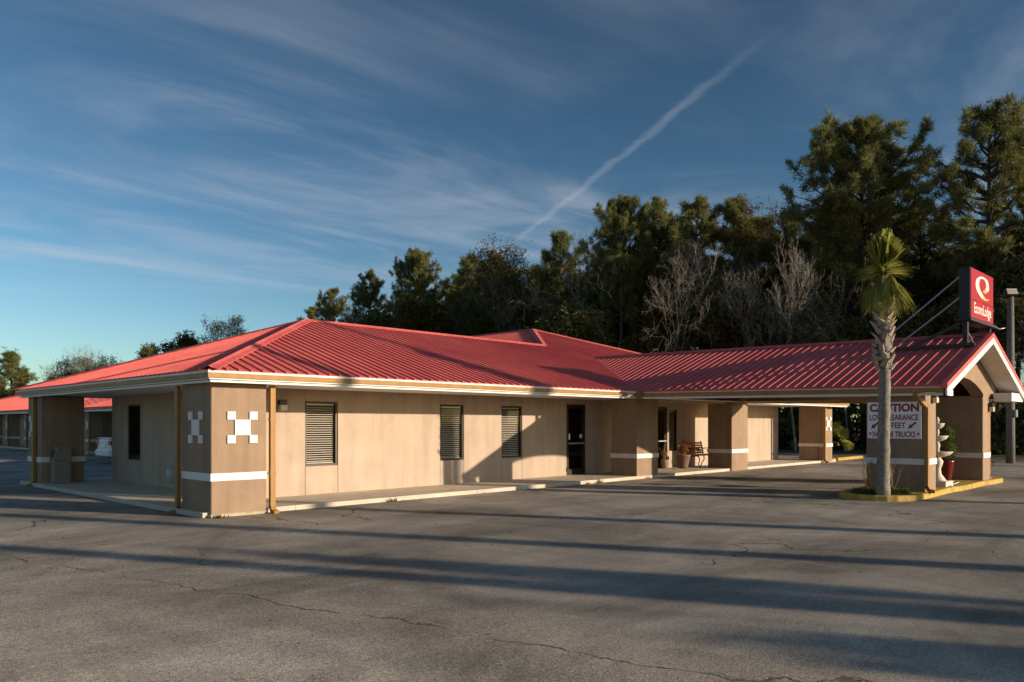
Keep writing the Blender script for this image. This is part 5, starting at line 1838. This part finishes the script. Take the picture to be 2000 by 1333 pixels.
PG = 'pines of the tree line behind the motel'; BGp = 'leafless trees of the tree line'; DG = 'evergreen understory trees of the tree line'; LG = 'distant trees beyond the room wings'
T = [
    ('pine_tree', 'pine_a', 45.1, 5.5, 20.4, 'broad dark pine towering directly behind the cabbage palm', 'pine', 0.4, PG, 1.0),
    ('pine_tree', 'pine_b', 45.9, -1.2, 19.8, 'tall open pine rising behind the red rooftop sign', 'pine', 1.3, PG, 1.05),
    ('pine_tree', 'pine_d', 54.3, -2.6, 19.6, 'pine at the right edge of the frame behind the light pole', 'pine', 2.2, PG, 1.1),
    ('pine_tree', 'pine_c', 45.8, 19.0, 18.5, 'slim pine right of the pair above the canopy roof middle', 'pine', 0.2, PG, 1.0),
    ('pine_tree', 'pine_d', 47.7, 22.8, 19.6, 'pine with spiky top above the canopy valley', 'pine', 3.0, PG, .9),
    ('pine_tree', 'pine_c', 49.8, 17.0, 18.5, 'narrow pine just left of the twiggy russet tree', 'pine', 4.4, PG, 1.1),
    ('pine_tree', 'pine_a', 44.0, 23.7, 19.0, 'round headed pine behind the pale forked tree', 'pine', 5.1, PG, .72),
    ('pine_tree', 'pine_c', 46.9, 32.2, 18.6, 'rounded pine above the small hipped roof peak', 'pine', 1.9, PG, .95),
    ('pine_tree', 'pine_d', 49.6, 43.7, 18.7, 'right one of the paired pines left of the hipped peak', 'pine', 2.7, PG, .95),
    ('pine_tree', 'pine_c', 50.1, 48.9, 19.4, 'left one of the paired pines left of the hipped peak', 'pine', 0.9, PG, .95),
    ('pine_tree', 'pine_a', 49.2, 55.5, 20.4, 'full crowned pine over the middle of the long ridge', 'pine', 2.0, PG, .75),
    ('pine_tree', 'pine_d', 48.0, 62.5, 19.1, 'pine behind the tan bare tree over the ridge', 'pine', 5.6, PG, .9),
    ('pine_tree', 'pine_b', 47.8, 69.8, 17.9, 'shorter pine near the left end of the tree line', 'pine', 3.9, PG, .8),
    ('pine_tree', 'pine_c', 49.7, 77.9, 16.6, 'last low pine of the tree line above the roof peak', 'pine', 4.9, PG, .9),
    ('pine_tree', 'pine_b', 54.0, 4.9, 17.0, 'pine filling the gap between the two tallest pines', 'pine', 4.0, PG, .95),
    ('hardwood_tree', 'russet_a', 48.3, 13.6, 18.6, 'twiggy russet leaved tree left of the broad dark pine', 'tree', 0.5, BGp, .8),
    ('bare_tree', 'bare_a', 36.7, 19.0, 15.2, 'pale forked leafless tree above the canopy valley', 'tree', 0.0, BGp, 1.0),
    ('bare_tree', 'bare_b', 37.4, 14.6, 13.4, 'leafless tree with twin pale stems over the canopy roof', 'tree', 1.0, BGp, .9),
    ('bare_tree', 'bare_c', 38.3, 6.9, 13.2, 'spreading leafless tree left of the cabbage palm', 'tree', 2.0, BGp, .85),
    ('hardwood_tree', 'russet_b', 45.8, 36.2, 18.0, 'thin twiggy tree beside the vapour trail foot', 'tree', 2.5, BGp, .8),
    ('bare_tree', 'bare_b', 40.8, 47.0, 14.6, 'tan leafless tree over the middle of the ridge', 'tree', 3.1, BGp, 1.0),
    ('bare_tree', 'bare_c', 44.2, 60.6, 16.0, 'tan leafless tree near the left end of the ridge', 'tree', 4.0, BGp, 1.0),
    ('bare_tree', 'bare_a', 43.4, 38.7, 15.3, 'grey leafless tree left of the hipped roof peak', 'tree', 5.0, BGp, .9),
    ('bare_tree', 'bare_a', 41.2, 5.0, 10.6, 'small leafless tree right behind the palm trunk', 'tree', 0.8, BGp, .9),
    ('bare_tree', 'bare_c', 39.6, 11.0, 12.5, 'low leafless tree over the middle of the canopy ridge', 'tree', 5.5, BGp, 1.0),
    ('bare_tree', 'bare_b', 41.4, -1.4, 9.4, 'leafless tree behind the steel stays of the rooftop sign', 'tree', 1.7, BGp, .9),
    ('leafy_tree', 'leafy_a', 35.8, 21.0, 9.6, 'glossy dark evergreen beside the pale forked tree', 'tree', 0.0, DG, 1.2),
    ('leafy_tree', 'leafy_b', 41.0, 20.0, 11.0, 'olive evergreen behind the canopy valley', 'tree', 1.0, DG, 1.2),
    ('leafy_tree', 'leafy_a', 43.9, 15.3, 11.6, 'dark evergreen over the left half of the canopy', 'tree', 2.0, DG, 1.2),
    ('leafy_tree', 'leafy_b', 42.3, 10.8, 9.8, 'olive evergreen over the middle of the canopy', 'tree', 3.0, DG, 1.2),
    ('leafy_tree', 'leafy_a', 42.1, 7.2, 9.2, 'dark evergreen left of the cabbage palm', 'tree', 4.0, DG, 1.2),
    ('leafy_tree', 'leafy_b', 44.5, 46.1, 13.4, 'olive evergreen above the long ridge', 'tree', 5.0, DG, 1.2),
    ('leafy_tree', 'leafy_a', 45.4, 56.1, 13.4, 'dark evergreen behind the left half of the ridge', 'tree', 6.0, DG, 1.2),
    ('leafy_tree', 'leafy_b', 45.8, 39.2, 12.6, 'olive evergreen just left of the hipped peak', 'tree', 0.5, DG, 1.2),
    ('leafy_tree', 'leafy_a', 48.5, 30.0, 12.8, 'dark evergreen behind the hipped roof peak', 'tree', 1.5, DG, 1.3),
    ('leafy_tree', 'leafy_b', 49.5, 2.6, 12.6, 'olive evergreen between the palm and the rooftop sign', 'tree', 2.5, DG, 1.2),
    ('leafy_tree', 'leafy_a', 47.3, -3.0, 12.8, 'dark evergreen behind the light pole', 'tree', 3.5, DG, 1.3),
    ('leafy_tree', 'leafy_a', 47.4, 66.0, 12.8, 'dark evergreen at the left end of the ridge', 'tree', 3.8, DG, 1.2),
    ('leafy_tree', 'leafy_b', 35.2, 86.9, 12.8, 'rounded olive tree above the left hip of the roof', 'tree', 0.2, LG, 1.1),
    ('pine_tree', 'pine_young', 30.8, 84.3, 10.6, 'dark low pine left of the rounded olive tree', 'pine', 0.6, LG, 1.0),
    ('hardwood_tree', 'russet_b', 37.5, 81.8, 12.8, 'thinly leaved tree between two others left of the roof peak', 'tree', 2.0, LG, .9),
    ('hardwood_tree', 'russet_a', 39.4, 76.9, 14.9, 'tallest thinly leaved tree left of the roof peak', 'tree', 3.0, LG, .8),
    ('bare_tree', 'bare_b', 26.1, 89.2, 11.4, 'distant fan shaped leafless tree over the red eave', 'tree', 0.4, LG, 1.0),
    ('hardwood_tree', 'russet_b', 23.6, 87.4, 9.6, 'distant bushy tree left of the fan shaped leafless tree', 'tree', 1.4, LG, 1.0),
    ('hardwood_tree', 'russet_b', 28.8, 90.8, 10.2, 'distant bushy tree right of the fan shaped leafless tree', 'tree', 2.4, LG, 1.0),
    ('bare_tree', 'bare_c', 24.4, 98.0, 9.4, 'faint leafless tree beside the young pine', 'tree', 3.4, LG, 1.0),
    ('pine_tree', 'pine_young', 18.2, 90.0, 9.7, 'open young pine above the far room wing', 'pine', 4.4, LG, 1.15),
    ('pine_tree', 'pine_young', 14.6, 90.5, 7.6, 'cut-off pine at the left edge of the frame', 'pine', 5.4, LG, 1.1),
]
for a in T:
    tree(*a[:6], a[6], a[7], a[8], a[9])

# the wood behind: rows that read as one mass
rg = np.random.default_rng(77)
tv = []; lv = []; pv = []


def add_stuff(key, x, y, h, wide, rz):
    c, s = math.cos(rz), math.sin(rz); k = h / NOMH[key]
    M = np.array([[c * k * wide, -s * k * wide, 0], [s * k * wide, c * k * wide, 0], [0, 0, k]]); o = np.array([x, y, gz(x)])
    tr, lf = VAR[key][0], VAR[key][1]
    tv.append((tr[0] @ M.T + o, tr[1]))
    if lf is not None:
        (pv if key.startswith('pine') else lv).append((lf[0] @ M.T + o, lf[1]))


y = -16.0
while y < 88:
    x = 56 + rg.uniform(-2, 6)
    h_ = rg.uniform(13.5, 17.0) if y < 30 else (rg.uniform(14.5, 17.5) if y < 66 else rg.uniform(12.5, 15))
    add_stuff(rg.choice(['pine_c', 'pine_d', 'pine_b', 'leafy_a']), x, y, h_, 1.1, rg.uniform(0, 6.28))
    if rg.random() < (.8 if y > 16 else 1):
        add_stuff(rg.choice(['leafy_a', 'leafy_b', 'bare_a', 'russet_b'] if y > 16 else ['leafy_a', 'leafy_b']), 50.5 + rg.uniform(-3, 3), y + 1.3, rg.uniform(8.5, 12.5), 1.25, rg.uniform(0, 6.28))
    y += rg.uniform(2.2, 3.6)
for i, (x, y, h_) in enumerate(((55.5, 9.5, 17.5), (56, 12.5, 18.5), (58, 15.8, 18.8), (57, 19.5, 18.8), (55, 26, 19), (56, 29, 18.2), (58, 35, 18.6), (57, 40, 18.2), (58, 46.5, 18.6), (57, 52, 19), (58, 59, 19.4), (56, 66.5, 17.6), (57, 73.5, 16.4), (58, 81, 14.5))):
    add_stuff(('pine_c', 'pine_d', 'pine_b')[i % 3], x, y, h_, 1.15, i * 1.7)
for x, y, h_ in ((43.5, -5.2, 10.5), (47.5, -7.0, 12.5), (51.5, -5.0, 13.0), (44.0, 1.2, 9.0), (46.5, 9.0, 10.0), (52.0, 0.5, 12.0), (43.0, -2.6, 8.0), (49.0, 8.0, 12.0)):
    add_stuff('leafy_a' if int(x * 2) % 2 else 'leafy_b', x, y, h_, 1.3, x)
V_, F_ = join(tv)
wood = link('woods', np_mesh('woods', V_, F_, 'pine_bark'))
tag(wood, 'dark trunks of the wood deep behind the tree line', 'woods', kind='stuff')
V_, F_ = join(lv)
tag(link('woods_foliage', np_mesh('woods_foliage', V_, F_, 'olive_dark')), 'dense dark foliage of the wood behind the tree line', 'woods', kind='stuff')
V_, F_ = join(pv)
tag(link('woods_needles', np_mesh('woods_needles', V_, F_, 'pine_needles')), 'pine crowns of the wood deep behind the tree line', 'woods', kind='stuff')

# undergrowth belt at the foot of the trees
n = 9500
yy = rg.uniform(-14, 84, n); xx = 40.5 + rg.normal(0, 1.0, n) + rg.uniform(0, 13, n) + 1.2 * np.sin(yy * .5)
top = 4.6 + 1.8 * np.sin(yy * .37) + 1.2 * np.sin(yy * 1.1 + 1)
zz = np.abs(rg.uniform(0, 1, n)) ** 1.0 * np.maximum(1.2, top + rg.normal(0, .6, n)) + gz(xx)
C = np.stack([xx, yy, zz], 1)
V_, F_ = tufts(C, np.tile([0, 0, .5], (n, 1)), 9, .55, .13, rg)
tag(link('undergrowth', np_mesh('undergrowth', V_, F_, 'dark_leaves')), 'tangled dark undergrowth below the tree line', 'undergrowth', kind='stuff')

# ------------------------------------------------------------------ trees across the road, out of frame, whose shadows cross the lot
su = Vector((math.sin(SUN_AZ), -math.cos(SUN_AZ)))
SHG = 'roadside trees whose long shadows cross the lot'
for i, (gx, gy, t, h_) in enumerate(((7.0, -10.6, 22, 21), (4.2, -11.4, 25, 21), (1.5, -12.0, 21, 20), (11.6, -7.4, 30, 22))):
    tree('roadside_pine', 'pine_shade', gx + su.x * t, gy + su.y * t, h_, 'tall roadside pine with bare trunk across the road', 'pine', i * 1.3, SHG)
for i, (gx, gy, h_, key, wd) in enumerate(((-0.3, -11.3, 4.2, 'leafy_a', .95), (-1.9, -4.0, 6.6, 'leafy_b', .36), (-3.9, -3.2, 8.0, 'bare_a', .5))):
    t = h_ / math.tan(SUN_EL)
    tree('roadside_tree', key, gx + su.x * t, gy + su.y * t, h_, 'low roadside tree across the road', 'tree', i * 2.1, SHG, wd)
